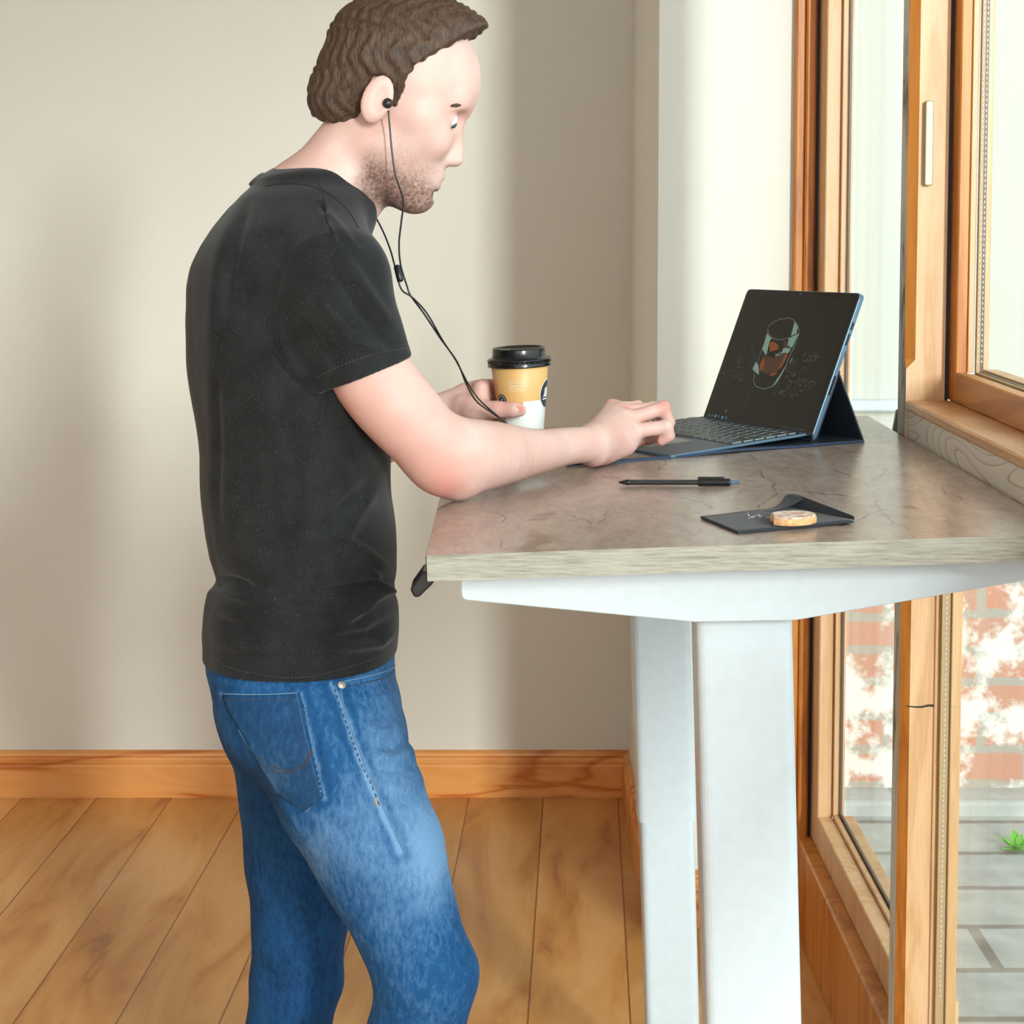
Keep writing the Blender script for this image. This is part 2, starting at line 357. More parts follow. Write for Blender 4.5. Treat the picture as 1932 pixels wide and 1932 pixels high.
    t=NT('sugar_glaze'); v=t.coord(); t.base(t.ramp(t.noise(v,90,4,.6,.6),[(.40,srgb(186,140,112)),(.52,srgb(226,204,190)),(.66,srgb(244,234,228))])); t.set(Roughness=.35); t.bump(t.noise(v,200,3),.4,.001); MT['glaze']=t.m
    t=NT('black_napkin'); v=t.coord(); n=t.noise(v,700,3); t.base(t.ramp(n,[(.3,(.012,.017,.024)),(.7,(.024,.032,.042))])); t.set(Roughness=.8); t.bump(n,.3,.0006); t.b.inputs['Sheen Weight'].default_value=.1; MT['napkin']=t.m
    MT['cable']=plain('black_cable',(.012,.016,.024),.35)
    t=NT('weed_leaf'); t.base(srgb(120,190,80)); t.set(Roughness=.6); MT['leaf']=t.m
build_mats()
# ------------------------------------------------------------------ the room
BY=4.93; PY_=4.016; RX=.2985; WX=.59
def wallbox(name, a, b, m='plaster'):
    bm=bmesh.new(); box(bm,a,b); return struct(name,bm,MT[m])
bm=bmesh.new(); box(bm,(-3.3,-3.1,-.1),(.75,BY+.1,0)); struct('floor',bm,MT['floor'])
bm=bmesh.new(); box(bm,(-3.3,-3.1,2.75),(.80,BY+.1,2.85)); struct('ceiling',bm,MT['ceiling'])
wallbox('wall_back',(-3.3,BY,0),(RX,BY+.12,2.75))
wallbox('wall_pier',(RX,PY_,0),(.668,BY+.12,2.75),'pier_plaster')
bm=bmesh.new()          # left wall with a wide window opening (out of frame)
box(bm,(-3.4,-3.1,0),(-3.3,BY+.1,2.75)); struct('wall_left',bm,MT['plaster'])
bm=bmesh.new()          # unseen wall behind the camera, its opening added to admit fill light
box(bm,(-3.3,-3.2,0),(.75,-3.1,.3)); box(bm,(-3.3,-3.2,2.6),(.75,-3.1,2.75)); box(bm,(-3.3,-3.2,.3),(-3.1,-3.1,2.6)); box(bm,(.55,-3.2,.3),(.75,-3.1,2.6)); struct('wall_rear',bm,MT['plaster'])
bm=bmesh.new()          # right wall: piers and lintel around the glazed bays
box(bm,(WX+.01,-3.1,0),(.72,-3.0,2.75)); box(bm,(WX+.01,-3.0,2.68),(.72,PY_,2.75)); struct('wall_right',bm,MT['plaster'])

def baseboard(name, p0, p1, nrm):
    """ogee skirting profile swept from p0 to p1; nrm = direction into the room"""
    prof=[(0,0),(.018,0),(.018,.080),(.0165,.084),(.0145,.087),(.0165,.090),(.0165,.094),(.013,.098),(.0125,.102),(.0145,.108),(.013,.114),(.008,.1185),(0,.12)]
    bm=bmesh.new(); n=Vector(nrm); A=[];B=[]
    for d,z in prof:
        A.append(bm.verts.new(Vector(p0)+n*d+Vector((0,0,z)))); B.append(bm.verts.new(Vector(p1)+n*d+Vector((0,0,z))))
    k=len(prof)
    for i in range(k-1): bm.faces.new((A[i],B[i],B[i+1],A[i+1]))
    bm.faces.new(A); bm.faces.new(B[::-1]); bmesh.ops.recalc_face_normals(bm,faces=bm.faces)
    return struct(name,bm,MT['pine'])
baseboard('baseboard_back',(-3.3,BY,0),(RX,BY,0),(0,-1,0))
b=baseboard('baseboard_return',(RX,BY,0),(RX,PY_-.018,0),(-1,0,0))
baseboard('baseboard_pier',(RX-.018,PY_,0),(.573,PY_,0),(0,-1,0))
baseboard('baseboard_left',(-3.3,-3.1,0),(-3.3,BY,0),(1,0,0))

def bx(name, parts, m, parent, bev=.0015, label=None):
    bm=bmesh.new()
    for a,b in parts: box(bm,a,b,bev,1)
    o=obj(name,bm,m,parent)
    if label: o['label']=label
    return o
def window_root(name,label):
    r=empty(name,(.62,3.0,0)); r['kind']='structure'; r['label']=label; return r

# far bay: full height light between plaster pier and oak post
w1=window_root('window_1','tall narrow oak window between the plaster pier and the oak post')
x0=.573
bx('frame',[((x0,3.992,0),(x0+.020,PY_,2.68)),((x0+.020,3.985,0),(x0+.041,PY_,2.68)),((x0+.02,2.98,0),(x0+.07,3.992,.20)),((x0+.02,2.98,2.66),(x0+.07,3.992,2.68))],MT['oak_shade'],w1,.004)
bx('gasket',[((x0+.041,4.0,.1),(x0+.049,PY_,2.4)),((.66,2.99,.262),(.664,3.90,.267))],MT['rubber'],w1,0)
bx('sash',[((.622,3.907,.20),(.652,3.999,2.66)),((.622,2.985,.20),(.652,3.907,.267)),((.622,2.985,2.62),(.652,3.907,2.66)),((.622,2.985,.267),(.652,3.03,2.62))],MT['oak'],w1,.002)
bx('glazing_bead',[((.652,3.895,.267),(.662,3.999,2.62)),((.652,3.0,.255),(.662,3.9,.275))],MT['oak'],w1,.001)
bx('spacer',[((.6645,3.888,.27),(.6685,3.9,2.62)),((.6645,3.0,.27),(.6685,3.888,.28))],MT['spacer'],w1,0)
bx('outer_frame',[((.6752,3.93,.2),(.680,3.999,2.66)),((.6752,2.985,.16),(.70,3.93,.262))],MT['oak'],w1,.001)
bx('pane',[((.6620,3.02,.262),(.6635,3.895,2.63))],MT['glass'],w1,0)
bx('pane',[((.6735,3.02,.262),(.6750,3.87,2.63))],MT['glass'],w1,0)
bm=bmesh.new(); h0=P(1690,795,3.12)
prism(bm,[(h0.x-.006,h0.z-.03),(h0.x+.02,h0.z-.03),(h0.x+.02,h0.z+.022),(h0.x+.002,h0.z+.018)],.014,.002,axis='y',z0=3.12)
o=obj('handle',bm,MT['spacer'],w1); o['label']='small dark lever handle'

# oak posts
def post(name, yn, yf, cham=True):
    r=empty(name,(.62,yn,0)); r['kind']='structure'
    xb=.648
    bm=bmesh.new(); cx,cyy=.0135,.013
    def seg(z0,z1,c):
        poly=[(WX,yf),(WX,yn+cyy),(WX+cx,yn),(xb,yn),(xb,yf)] if c else [(WX,yf),(WX,yn),(xb,yn),(xb,yf)]
        prism(bm,poly,z1-z0,0,axis='z',z0=z0)
    if cham:
        seg(0,1.05,True); seg(1.05,1.262,False); seg(1.276,2.68,True)
        z0_,z1_=1.262,1.276          # run-out of the chamfer
        lo=[(WX,yf),(WX,yn+.0006),(WX+.0006,yn),(xb,yn),(xb,yf)]; hi=[(WX,yf),(WX,yn+cyy),(WX+cx,yn),(xb,yn),(xb,yf)]
        A=[bm.verts.new((x,y,z0_)) for x,y in lo]; B=[bm.verts.new((x,y,z1_)) for x,y in hi]; fs=[bm.faces.new((A[i],A[(i+1)%5],B[(i+1)%5],B[i])) for i in range(5)]+[bm.faces.new(A[::-1]),bm.faces.new(B)]
        bmesh.ops.recalc_face_normals(bm,faces=fs)
        bm.normal_update()
    else: seg(0,2.68,False)
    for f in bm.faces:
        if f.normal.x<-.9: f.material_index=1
        elif f.normal.x<-.3: f.material_index=2  # chamfer takes the oak with shade in its colour
    obj('post_body',bm,[MT['oak'],MT['oak_grey'],MT['oak_shade']],r)
    return r
p1=post('trim_1',2.926,2.985); p1['label']='oak window post with a chamfered edge beside the desk'
bx('gasket',[((.648,2.935,0),(.655,2.98,2.68))],MT['rubber'],p1,0)
bm=bmesh.new(); lp=P(1752,300,2.918); prism(bm,rounded([(lp.x-.006,1.535),(lp.x+.006,1.535),(lp.x+.006,1.66),(lp.x-.006,1.66)],.004),.010,.0015,axis='y',z0=2.914)
o=obj('latch_plate',bm,MT['brass'],p1); o['label']='brass window latch plate'
ll=[w1]
def dark_line():  # thin dark line drawn across the front of the post
    bm=bmesh.new(); z=P(1740,1333,2.926).z
    pts=[P(x,y,2.9255) for x,y in ((1711,1332),(1725,1334),(1740,1334),(1752,1331),(1766,1332))]
    tube(bm,pts,[.0006,.0012,.0016,.0018,.002],5); obj('dark_line',bm,MT['rubber'],p1)['label']='thin dark horizontal line across the oak'
dark_line()

def bay(name,label,ya,yb):
    w=window_root(name,label)
    # ya = near end, yb = far end
    zr0,zr1=1.2146,1.2596
    bx('sill',[((WX,ya,1.200),(.70,yb,1.2146))],MT['oak_y'],w,.003)
    bx('apron',[((WX+.002,ya,1.095),(.66,yb,1.200))],MT['apron'],w,.002,'grey weathered oak apron board')
    bx('sash_rail',[((.655,ya,zr0),(.672,yb-.040,zr1))],MT['oak_shade_y'],w,.002)
    bx('sash',[((.655,yb-.040,zr0),(.672,yb+.018,2.66)),((.655,ya,2.62),(.672,yb-.04,2.66)),((.655,ya,zr1),(.672,ya+.05,2.62))],MT['oak_shade'],w,.002)
    bx('frame',[((.655,ya,2.66),(.72,yb,2.68)),((.70,ya,1.10),(.72,yb,1.19))],MT['oak'],w,.002)
    bx('glazing_bead',[((.672,yb-.043,zr1),(.681,yb+.018,2.62)),((.672,ya,zr1-.012),(.681,yb-.04,zr1-.002))],MT['oak'],w,.001)
    bx('spacer',[((.6888,yb-.050,zr1),(.6935,yb-.040,2.62)),((.6888,ya,zr1-.004),(.6935,yb-.05,zr1+.002))],MT['spacer'],w,0)
    bx('spacer',[((.6832,yb-.0495,zr1),(.6888,yb-.040,2.62)),((.6832,ya,zr1-.004),(.6888,yb-.0495,zr1+.001))],MT['tan_spacer'],w,0)
    bx('outer_frame',[((.697,yb-.03,zr0),(.706,yb+.02,2.64)),((.697,ya,zr0),(.72,yb-.03,zr1+.004))],MT['oak'],w,.001)
    bx('pane',[((.6815,ya+.02,zr1-.01),(.683,yb-.03,2.63))],MT['glass'],w,0)
    bx('pane',[((.695,ya+.02,zr1-.01),(.6965,yb-.06,2.63))],MT['glass'],w,0)
    # lower fixed light
    bx('lower_frame',[((.640,yb-.004,0),(.678,yb+.02,1.095)),((.63,ya,0),(.70,yb,.10)),((.6615,yb-.02,.1),(.677,yb,1.095))],MT['oak'],w,.001)
    bx('lower_spacer',[((.6475,yb-.014,.1),(.660,yb-.004,1.095)),((.6475,ya,.1),(.66,yb-.014,.11))],MT['tan_spacer'],w,0)
    bx('lower_pane',[((.646,ya,.09),(.6475,yb-.004,1.095))],MT['glass'],w,0)
    bx('lower_pane',[((.660,ya,.09),(.6615,yb-.004,1.095))],MT['glass'],w,0)
    # the perforation dots of the spacer bars
    bm=bmesh.new(); z=.3
    while z<1.9:
        if z>1.27: box(bm,(.6901,yb-.0508,z),(.6913,yb-.0495,z+.0035)); box(bm,(.6850,yb-.0503,z),(.6860,yb-.0490,z+.0035))
        elif z<1.09: box(bm,(.6535,yb-.0148,z),(.6549,yb-.0135,z+.0035))
        z+=.0078
    obj('spacer_perforation',bm,MT['px_white'] if False else MT['white_steel'],w)
bay('window_2','oak window with a deep sill right of the desk',-3.0,2.926)

# ------------------------------------------------------------------ outside
bm=bmesh.new(); box(bm,(.70,4.55,-.2),(5.5,4.8,4.2)); o=obj('garden_wall',bm,MT['brick']); tag(o,'whitewashed brick garden wall outside behind the window glass','wall'); o['kind']='structure'
gw=o
bm=bmesh.new(); box(bm,(.70,4.50,1.035),(5.5,4.56,1.06),.004,1); o=obj('ledge',bm,MT['white_steel'],gw)
bm=bmesh.new(); box(bm,(.70,4.44,-.1),(5.5,4.56,.135),.01,2); o=obj('plinth',bm,MT['paving'],gw)
bm=bmesh.new(); box(bm,(.75,-6,-.3),(7,4.6,.10)); o=obj('patio',bm,MT['paving']); o['kind']='structure'; o['label']='grey stone patio outside the window'
wr=empty('weed',tuple(P(1918,1552,4.2)), 'small bright green weed growing between the patio stones','weed')
wr.location.z=.10
bm=bmesh.new(); rnd=random.Random(3)
for i in range(16):
    a=rnd.uniform(0,2*PI); L=rnd.uniform(.03,.065); up=rnd.uniform(.4,1.2); d=Vector((math.cos(a),math.sin(a),up)).normalized(); c=wr.location.copy(); s=d.cross(Vector((0,0,1))).normalized()*L*.16
    q=[c, c+d*L*.5+s, c+d*L+Vector((0,0,-.008)), c+d*L*.5-s]; top=[bm.verts.new(p) for p in q]; bot=[bm.verts.new(p-Vector((0,0,.0012))) for p in q]
    bm.faces.new(top); bm.faces.new(bot[::-1])
    for k in range(4): bm.faces.new((top[k],bot[k],bot[(k+1)%4],top[(k+1)%4]))
bmesh.ops.recalc_face_normals(bm,faces=bm.faces); obj('leaves',bm,MT['leaf'],wr)

# ------------------------------------------------------------------ desk (its top tips very slightly, as in the photograph)
TILT=math.radians(1.95); DZ=CZ-.35
DM=Matrix.Translation((.22,0,DZ)) @ Matrix.Rotation(-TILT,4,'Y')      # desk frame: local x right, y away, z normal, z=0 on the top
DN=(DM.to_3x3()@Vector((0,0,1))).normalized()
def D(px,py,h=0.0):
    u=(px-966)/F; v=(CY-py)/F
    d=Vector((u, math.cos(PT)+v*math.sin(PT), -math.sin(PT)+v*math.cos(PT))); o=Vector((0,0,CZ))
    pl=DM@Vector((0,0,h)); return o+d*((pl-o).dot(DN)/d.dot(DN))
def DL(px,py,h=0.0): return DM.inverted()@D(px,py,h)
desk=empty('standing_desk',mw=DM@Matrix.Translation((0,2.6,0)),label='height-adjustable standing desk with a wood-look top and white steel legs by the window',cat='desk')
desk.matrix_basis=DM@Matrix.Translation((0,2.6,0))
a=DL(803,1048); c=DL(1637,784); XL,YN,XR,YF=a.x,a.y,min(c.x,.366),c.y
def dobj(name,bm,m,parent=None,**k):
    bm.transform(DM); return obj(name,bm,m,parent or desk,**k)
bm=bmesh.new(); box(bm,(XL+.0005,YN+.0005,-.0275),(XR-.0005,YF-.0005,0)); dobj('tabletop',bm,MT['laminate'])
bm=bmesh.new()
box(bm,(XL,YN,-.0275),(XR,YN+.0008,-.0003)); box(bm,(XL,YF-.0008,-.0275),(XR,YF,-.0003)); box(bm,(XL,YN,-.0275),(XL+.0008,YF,-.0003)); box(bm,(XR-.0008,YN,-.0275),(XR,YF,-.0003))
dobj('edge_banding',bm,MT['edge'])['label']='pale grey-green oak edge strip'
def loc_at(px,py,Y):
    return DM.inverted()@P(px,py,Y)
def bracket(y0,th):
    q=[loc_at(x,y,2.10) for x,y in ((871,1130),(1308,1172),(1498,1169),(1990,1094))]
    top=-.0275; xl=q[0].x
    poly=[(xl,top),(xl,q[0].z),(q[1].x,q[1].z),(q[2].x,q[2].z),(XR-.012,q[3].z+.004),(XR-.012,top)]
    bm=bmesh.new(); prism(bm,rounded(poly,.006,4)[:],th,.001,axis='y',z0=y0,seg=1); return bm
dobj('bracket',bracket(2.095,.045),MT['white_steel'])
dobj('bracket',bracket(3.02,.045),MT['white_steel'])
bm=bmesh.new(); box(bm,(-.0,2.1,-.06),(.08,3.05,-.0276),.003,1); dobj('crossbar',bm,MT['white_steel'])
bm=bmesh.new(); s0=loc_at(1302,1081,2.095); s1=loc_at(1508,1076,2.095); box(bm,(s0.x,2.0945,-.0312),(s1.x,2.11,-.0275)); dobj('shadow_gap_strip',bm,MT['rubber'])  # black strip painted in as the shadow gap between top and bracket
def column(xc, yc, w, d, ztop, zmid, zbot):
    bm=bmesh.new(); prism(bm,rounded([(xc-w/2,yc-d/2),(xc+w/2,yc-d/2),(xc+w/2,yc+d/2),(xc-w/2,yc+d/2)],.013,6),ztop-zmid,0,axis='z',z0=zmid)
    o=dobj('column',bm,MT['white_steel'],smooth=False)
    bm=bmesh.new(); w2,d2=w-.007,d-.007; prism(bm,rounded([(xc-w2/2,yc-d2/2),(xc+w2/2,yc-d2/2),(xc+w2/2,yc+d2/2),(xc-w2/2,yc+d2/2)],.012,6),zmid-zbot+.01,0,axis='z',z0=zbot)
    dobj('inner_column',bm,MT['white_steel'],o)
    return o
n0=loc_at(1316,1300,2.12); n1=loc_at(1500,1300,2.12); f0=loc_at(1197,1300,3.03); f1=loc_at(1308,1300,3.03)
zb=-DZ/math.cos(TILT)+.035
column((n0.x+n1.x)/2,2.155,n1.x-n0.x,.07,-.0585,-.72,zb)
zm=loc_at(1260,1552,3.03).z
column((f0.x+f1.x)/2,3.065,f1.x-f0.x,.07,-.0585,zm,zb)
for yc,xx in ((2.155,(n0.x+n1.x)/2),(3.065,(f0.x+f1.x)/2)):
    c=DM@Vector((xx,yc,zb)); bm=bmesh.new(); prism(bm,rounded([(c.x-.27,yc-.035),(c.x+.27,yc-.035),(c.x+.27,yc+.035),(c.x-.27,yc+.035)],.02,4),.045,.003,axis='z',z0=0,seg=1)
    obj('foot',bm,MT['white_steel'],desk)
q=[loc_at(x,y,2.16) for x,y in ((775,1106),(799,1072),(830,1072),(818,1096),(792,1121),(783,1121))]
bm=bmesh.new(); prism(bm,[(p.x,p.z) for p in q],.05,.0025,axis='y',z0=2.14); dobj('height_paddle',bm,MT['black_plastic'])['label']='black height control paddle'
# ------------------------------------------------------------------ tablet laptop
tw=D(1530,838)                                  # near foot of the tablet
R3=lambda v: (DM.to_3x3()@Vector(v))
def dl(p): return DM.inverted()@p
b0=dl(tw); yaw=math.radians(26.8)
wd=Vector((-math.sin(yaw),math.cos(yaw),0))     # along the tablet, away from the camera
kd=Vector((-math.cos(yaw),-math.sin(yaw),0))    # towards the user
W,Hh,TH=.300,.2315,.0085
lean=math.radians(24.4)
up=(-kd*math.sin(lean)+Vector((0,0,1))*math.cos(lean)).normalized(); nrm=wd.cross(up).normalized()
if nrm.dot(kd)<0: nrm=-nrm
SM=DM@Matrix.Translation(b0+Vector((0,0,.006)))@Matrix((( wd.x,up.x,nrm.x,0),(wd.y,up.y,nrm.y,0),(wd.z,up.z,nrm.z,0),(0,0,0,1)))  # x along width(away), y up the screen, z out of screen
lap=empty('tablet_laptop',label='black-screened tablet laptop with a keyboard cover and propped folio stand on the desk',cat='laptop')
lap.matrix_basis=DM@Matrix.Translation(b0)
bm=bmesh.new(); prism(bm,rounded([(0,0),(W,0),(W,Hh),(0,Hh)],.009,5),TH,.0012,M=SM,z0=-TH,seg=2); obj('tablet_body',bm,MT['tab_blue'],lap)
bm=bmesh.new(); prism(bm,rounded([(.0016,.0016),(W-.0016,.0016),(W-.0016,Hh-.0016),(.0016,Hh-.0016)],.008,5),.0007,0,M=SM,z0=0); glass=obj('screen_glass',bm,MT['bezel'],lap)
bz=.0085
bm=bmesh.new(); prism(bm,[(bz,.012),(W-bz,.012),(W-bz,Hh-bz),(bz,Hh-bz)],.0003,0,M=SM,z0=.0006); scr=obj('screen',bm,MT['screen'],lap)
# edge buttons and ports on the near side
for y0,y1,nm in ((.174,.186,'power_button'),(.150,.168,'volume_button'),(.072,.102,'connector_port')):
    bm=bmesh.new(); box(bm,(-.0006,y0,-.0062),(.0004,y1,-.0026),.0003,1,M=SM); obj(nm,bm,MT['black_plastic'],lap)
bm=bmesh.new(); prism(bm,[(W/2+.003*math.cos(t*PI/6),Hh-.0050+.0012*math.sin(t*PI/6)) for t in range(12)],.0003,0,M=SM,z0=.0007); obj('camera_lens',bm,MT['tab_blue'],lap)
bm=bmesh.new(); box(bm,(W-.002,Hh-.0150,-.012),(W+.006,Hh-.004,-.0035),.002,2,M=SM); obj('pen_loop',bm,MT['leather'],lap)
# picture on the screen: measured pixels mapped to the screen plane
SI=SM.inverted()
def S(px,py):
    u=(px-966)/F; v=(CY-py)/F
    d=Vector((u, math.cos(PT)+v*math.sin(PT), -math.sin(PT)+v*math.cos(PT))); o=Vector((0,0,CZ))
    pl=SM@Vector((0,0,.0009)); n=(SM.to_3x3()@Vector((0,0,1))); p=o+d*((pl-o).dot(n)/d.dot(n)); q=SI@p; return (q.x,q.y)
zc=[0]
def patch(bm,pts,z=.00095):
    vs=[bm.verts.new(SM@Vector((x,y,z))) for x,y in pts]
    try: bm.faces.new(vs)
    except ValueError: pass
def C4(x,y): return S(1370+x/9.66,580+y/9.66)
def strip(bm,pts,w,z=.0010):
    pts=[Vector(C4(*p)) for p in pts]
    for i in range(len(pts)-1):
        a,b=pts[i],pts[i+1]; t=(b-a); 
        if t.length<1e-6: continue
        n=Vector((-t.y,t.x)).normalized()*w/2; patch(bm,[a-n,b-n,b+n,a+n],z)
rs=random.Random(5)
bg=bmesh.new(); strip(bg,[(760,400),(770,340),(860,270),(980,215),(1150,195),(1230,230),(1300,310),(1330,400),(1325,470),(1230,540),(1080,570),(1000,590),(900,580),(830,550),(780,480),(760,400)],.0006)
strip(bg,[(1330,470),(1240,720),(1160,880),(1090,1060),(1000,1230),(900,1400),(830,1450)],.0012); strip(bg,[(758,430),(700,640),(620,860),(560,1040),(510,1250),(500,1360),(540,1440),(680,1490),(830,1450)],.0007)
for poly in ([(745,470),(830,570),(790,620),(740,850),(720,870),(660,760)],[(1140,560),(1320,480),(1200,740),(1120,690)],[(1040,740),(1180,740),(1140,830),(1020,830)],[(540,990),(590,1050),(600,1230),(480,1130)],[(1250,260),(1310,360),(1280,480),(1180,520)],[(1100,1030),(1000,1200),(870,1390),(830,1440),(950,1330),(1050,1160)]):
    patch(bg,[C4(*p) for p in poly],.0010)
strip(bg,[(1160,1020),(1210,910)],.0018)
obj('picture_glass',bg,MT['px_glass'],lap)['label']='drinking glass outline glowing on the screen'
ba=bmesh.new()
for poly in ([(780,640),(870,620),(960,700),(950,770),(800,810)],[(700,880),(690,1140),(600,1150),(630,1000)],[(1130,830),(1070,850),(1040,960),(930,1130),(1010,1090),(1100,930)],[(870,1190),(960,1190),(850,1250),(770,1240)]): patch(ba,[C4(*p) for p in poly],.00105)
obj('picture_drink',ba,MT['px_amber'],lap)['label']='amber drink glowing on the screen'
bb=bmesh.new(); patch(bb,[C4(*p) for p in [(720,880),(880,930),(1040,860),(1110,850),(1000,1100),(900,1200),(700,1210),(640,1150)]],.00092); patch(bb,[C4(*p) for p in [(1040,600),(1110,640),(1150,720),(1060,740)]],.00092)
obj('picture_drink_shade',bb,MT['px_brown'],lap)
bd=bmesh.new()
strip(bd,[(460,650),(490,780),(520,900),(530,950)],.0006); strip(bd,[(520,940),(450,1010),(380,1085)],.0006); strip(bd,[(480,1450),(440,1540),(370,1700),(300,1870)],.0006); strip(bd,[(1270,950),(1200,1040),(1060,1130),(960,1290),(940,1470)],.0008)
strip(bd,[(905,960),(990,900),(1050,880),(1050,920),(960,1030),(910,1010),(905,960)],.0006)
def splash(n,cx,cy,sx,sy,ang):
    for i in range(n):
        x=rs.gauss(cx,sx); y=rs.gauss(cy,sy); L=rs.uniform(14,75); a=rs.gauss(ang,.5); k=rs.uniform(.0003,.0012)
        strip(bd,[(x,y),(x+L*.5*math.cos(a),y-L*.5*math.sin(a)+rs.uniform(-10,10)),(x+L*math.cos(a),y-L*math.sin(a))],k,.00100)
splash(46,1230,1310,110,130,1.0); splash(26,1480,1420,100,70,.5); splash(24,1480,940,110,60,.8); splash(14,1620,890,50,40,1.2); splash(16,1000,1560,80,60,.8); splash(20,230,1230,110,70,.7); splash(14,300,960,60,60,1.0); splash(12,500,1130,60,90,1.0); splash(5,1190,1690,50,40,.6)
_o=obj('picture_splash',bd,MT['px_dim'],lap); _o['label']='grey green splash glowing on the screen'; _o['kind']='stuff'
def text_mesh(body,size):
    cu=bpy.data.curves.new('t','FONT'); cu.body=body; cu.size=size; cu.align_x='CENTER'; cu.align_y='CENTER'; cu.fill_mode='FRONT'
    o=bpy.data.objects.new('t',cu); COL.objects.link(o); dg=bpy.context.evaluated_depsgraph_get(); me=bpy.data.meshes.new_from_object(o.evaluated_get(dg)); bpy.data.objects.remove(o); bpy.data.curves.remove(cu); return me
me=text_mesh('JACK',.0085); c0=Vector(C4(975,850)); c1=Vector(C4(1060,810)); ex=(c1-c0).normalized(); ey=Vector((-ex.y,ex.x))
for v in me.vertices: q=c0+ex*v.co.x+ey*v.co.y; v.co=SM@Vector((q.x,q.y,.0012))
obj('picture_lettering',me,MT['px_white'],lap)
for i,(px,py,mt) in enumerate(((1338,783,'px_dim'),(1344,784,'px_dim'),(1350,785,'px_blue'),(1356,786,'px_dim'),(1363,787.5,'px_blue'),(1370,788,'px_dim'),(1370,775,'px_dim'))):
    x,y=S(px,py); bm=bmesh.new(); patch(bm,[(x-.0022,y-.0022),(x+.0022,y-.0022),(x+.0022,y+.0022),(x-.0022,y+.0022)],.0010); obj('taskbar_icon',bm,MT[mt],lap)
bm=bmesh.new()
for k in range(9):
    x,y=S(1476+k*4.6,805.0+k*.85); patch(bm,[(x-.0009,y-.0012),(x+.0009,y-.0012),(x+.0009,y+.0012),(x-.0009,y+.0012)],.0010)
x,y=S(1514,810); patch(bm,[(x-.003,y-.001),(x+.003,y-.001),(x+.003,y),(x-.003,y)]); obj('taskbar_clock',bm,MT['px_dim'],lap)
# keyboard deck: its frame has x along the width (away), y towards the tablet, z up
kh=.017; KL=.236; ka=math.asin((kh-.0045)/KL)
k0=b0+Vector((0,0,kh))+kd*.006+wd*(-.001)
kup=(-kd*math.cos(ka)+Vector((0,0,1))*math.sin(ka)).normalized(); kn=wd.cross(kup).normalized()
if kn.z<0: kn=-kn
KM=DM@Matrix.Translation(k0-kup*KL)@Matrix(((wd.x,kup.x,kn.x,0),(wd.y,kup.y,kn.y,0),(wd.z,kup.z,kn.z,0),(0,0,0,1)))
W2=W+.002
bm=bmesh.new(); prism(bm,rounded([(0,0),(W2,0),(W2,KL),(0,KL)],.006,4),.0042,.001,M=KM,z0=-.0042,seg=2)
for f in bm.faces:
    n=(KM.to_3x3().inverted()@f.normal)
    if abs(n.z)<.5: f.material_index=1
kb=obj('keyboard',bm,[MT['deck'],MT['deck_side']],lap)
bm=bmesh.new(); prism(bm,[(.006,.108),(W2-.006,.108),(W2-.006,.226),(.006,.226)],.0003,M=KM,z0=0); obj('key_well',bm,MT['bezel'],kb)
bm=bmesh.new(); prism(bm,rounded([(.090,.020),(.200,.020),(.200,.094),(.090,.094)],.003,3),.0003,M=KM,z0=0); obj('trackpad',bm,MT['trackpad'],kb)
rows=[(.2150,[1]*14),(.1965,[1]*13+[1.0]),(.1770,[1.4]+[1]*12+[.6]),(.1575,[1.7]+[1]*11+[1.3]),(.1380,[2.2]+[1]*10+[1.8]),(.1185,[1,1,1,1,5,1,1,1,1,1])]
kmesh={}
for y,ws in rows:
    hh=.0125 if y>.21 else .0162
    tot=sum(ws); unit=(W2-.016)/tot; x=.008
    for wk in ws:
        key=(round(wk*unit,5),hh)
        if key not in kmesh:
            kw=wk*unit-.0034; b=bmesh.new(); prism(b,rounded([(-kw/2,-hh/2),(kw/2,-hh/2),(kw/2,hh/2),(-kw/2,hh/2)],.0012,2),.0019,.0003,seg=1)
            for f in b.faces:
                if f.normal.z<.5: f.material_index=1
            me=bpy.data.meshes.new('key'); b.normal_update(); b.to_mesh(me); b.free(); me.materials.append(MT['key']); me.materials.append(MT['key_side'])
            kmesh[key]=me
        o=bpy.data.objects.new('key',kmesh[key]); link(o,kb); o.matrix_basis=KM@Matrix.Translation((W2-(x+wk*unit/2),y+.001,.0003)); x+=wk*unit
# folio: hinge spine, thin base sheet under everything, standing back flap
bm=bmesh.new(); L=.0042
pr=[(KL,-.0042),(KL+.004,-.001),(KL+.0075,-.0005),(KL+.0095,-.004),(KL+.008,-.012),(KL+.0045,-.0155),(KL+.003,-.0145),(KL+.0062,-.011),(KL+.0072,-.005),(KL+.004,-.003),(KL,-.0055)]
vsA=[KM@Vector((0,u,v)) for u,v in pr]; vsB=[KM@Vector((W2,u,v)) for u,v in pr]
A=[bm.verts.new(p) for p in vsA]; B=[bm.verts.new(p) for p in vsB]
for i in range(len(pr)): bm.faces.new((A[i],A[(i+1)%len(pr)],B[(i+1)%len(pr)],B[i]))
bm.faces.new(A[::-1]); bm.faces.new(B); bmesh.ops.recalc_face_normals(bm,faces=bm.faces); obj('hinge_spine',bm,MT['leather'],lap)
e0=dl(D(1631,835)); e1=dl(D(1070,881)); e0.z=0; e1.z=0
fd=(e1-e0).normalized(); fn=Vector((-fd.y,fd.x,0)); 
if fn.y<0: fn=-fn
LL=(e1-e0).length
bm=bmesh.new(); N=60; secs=[]
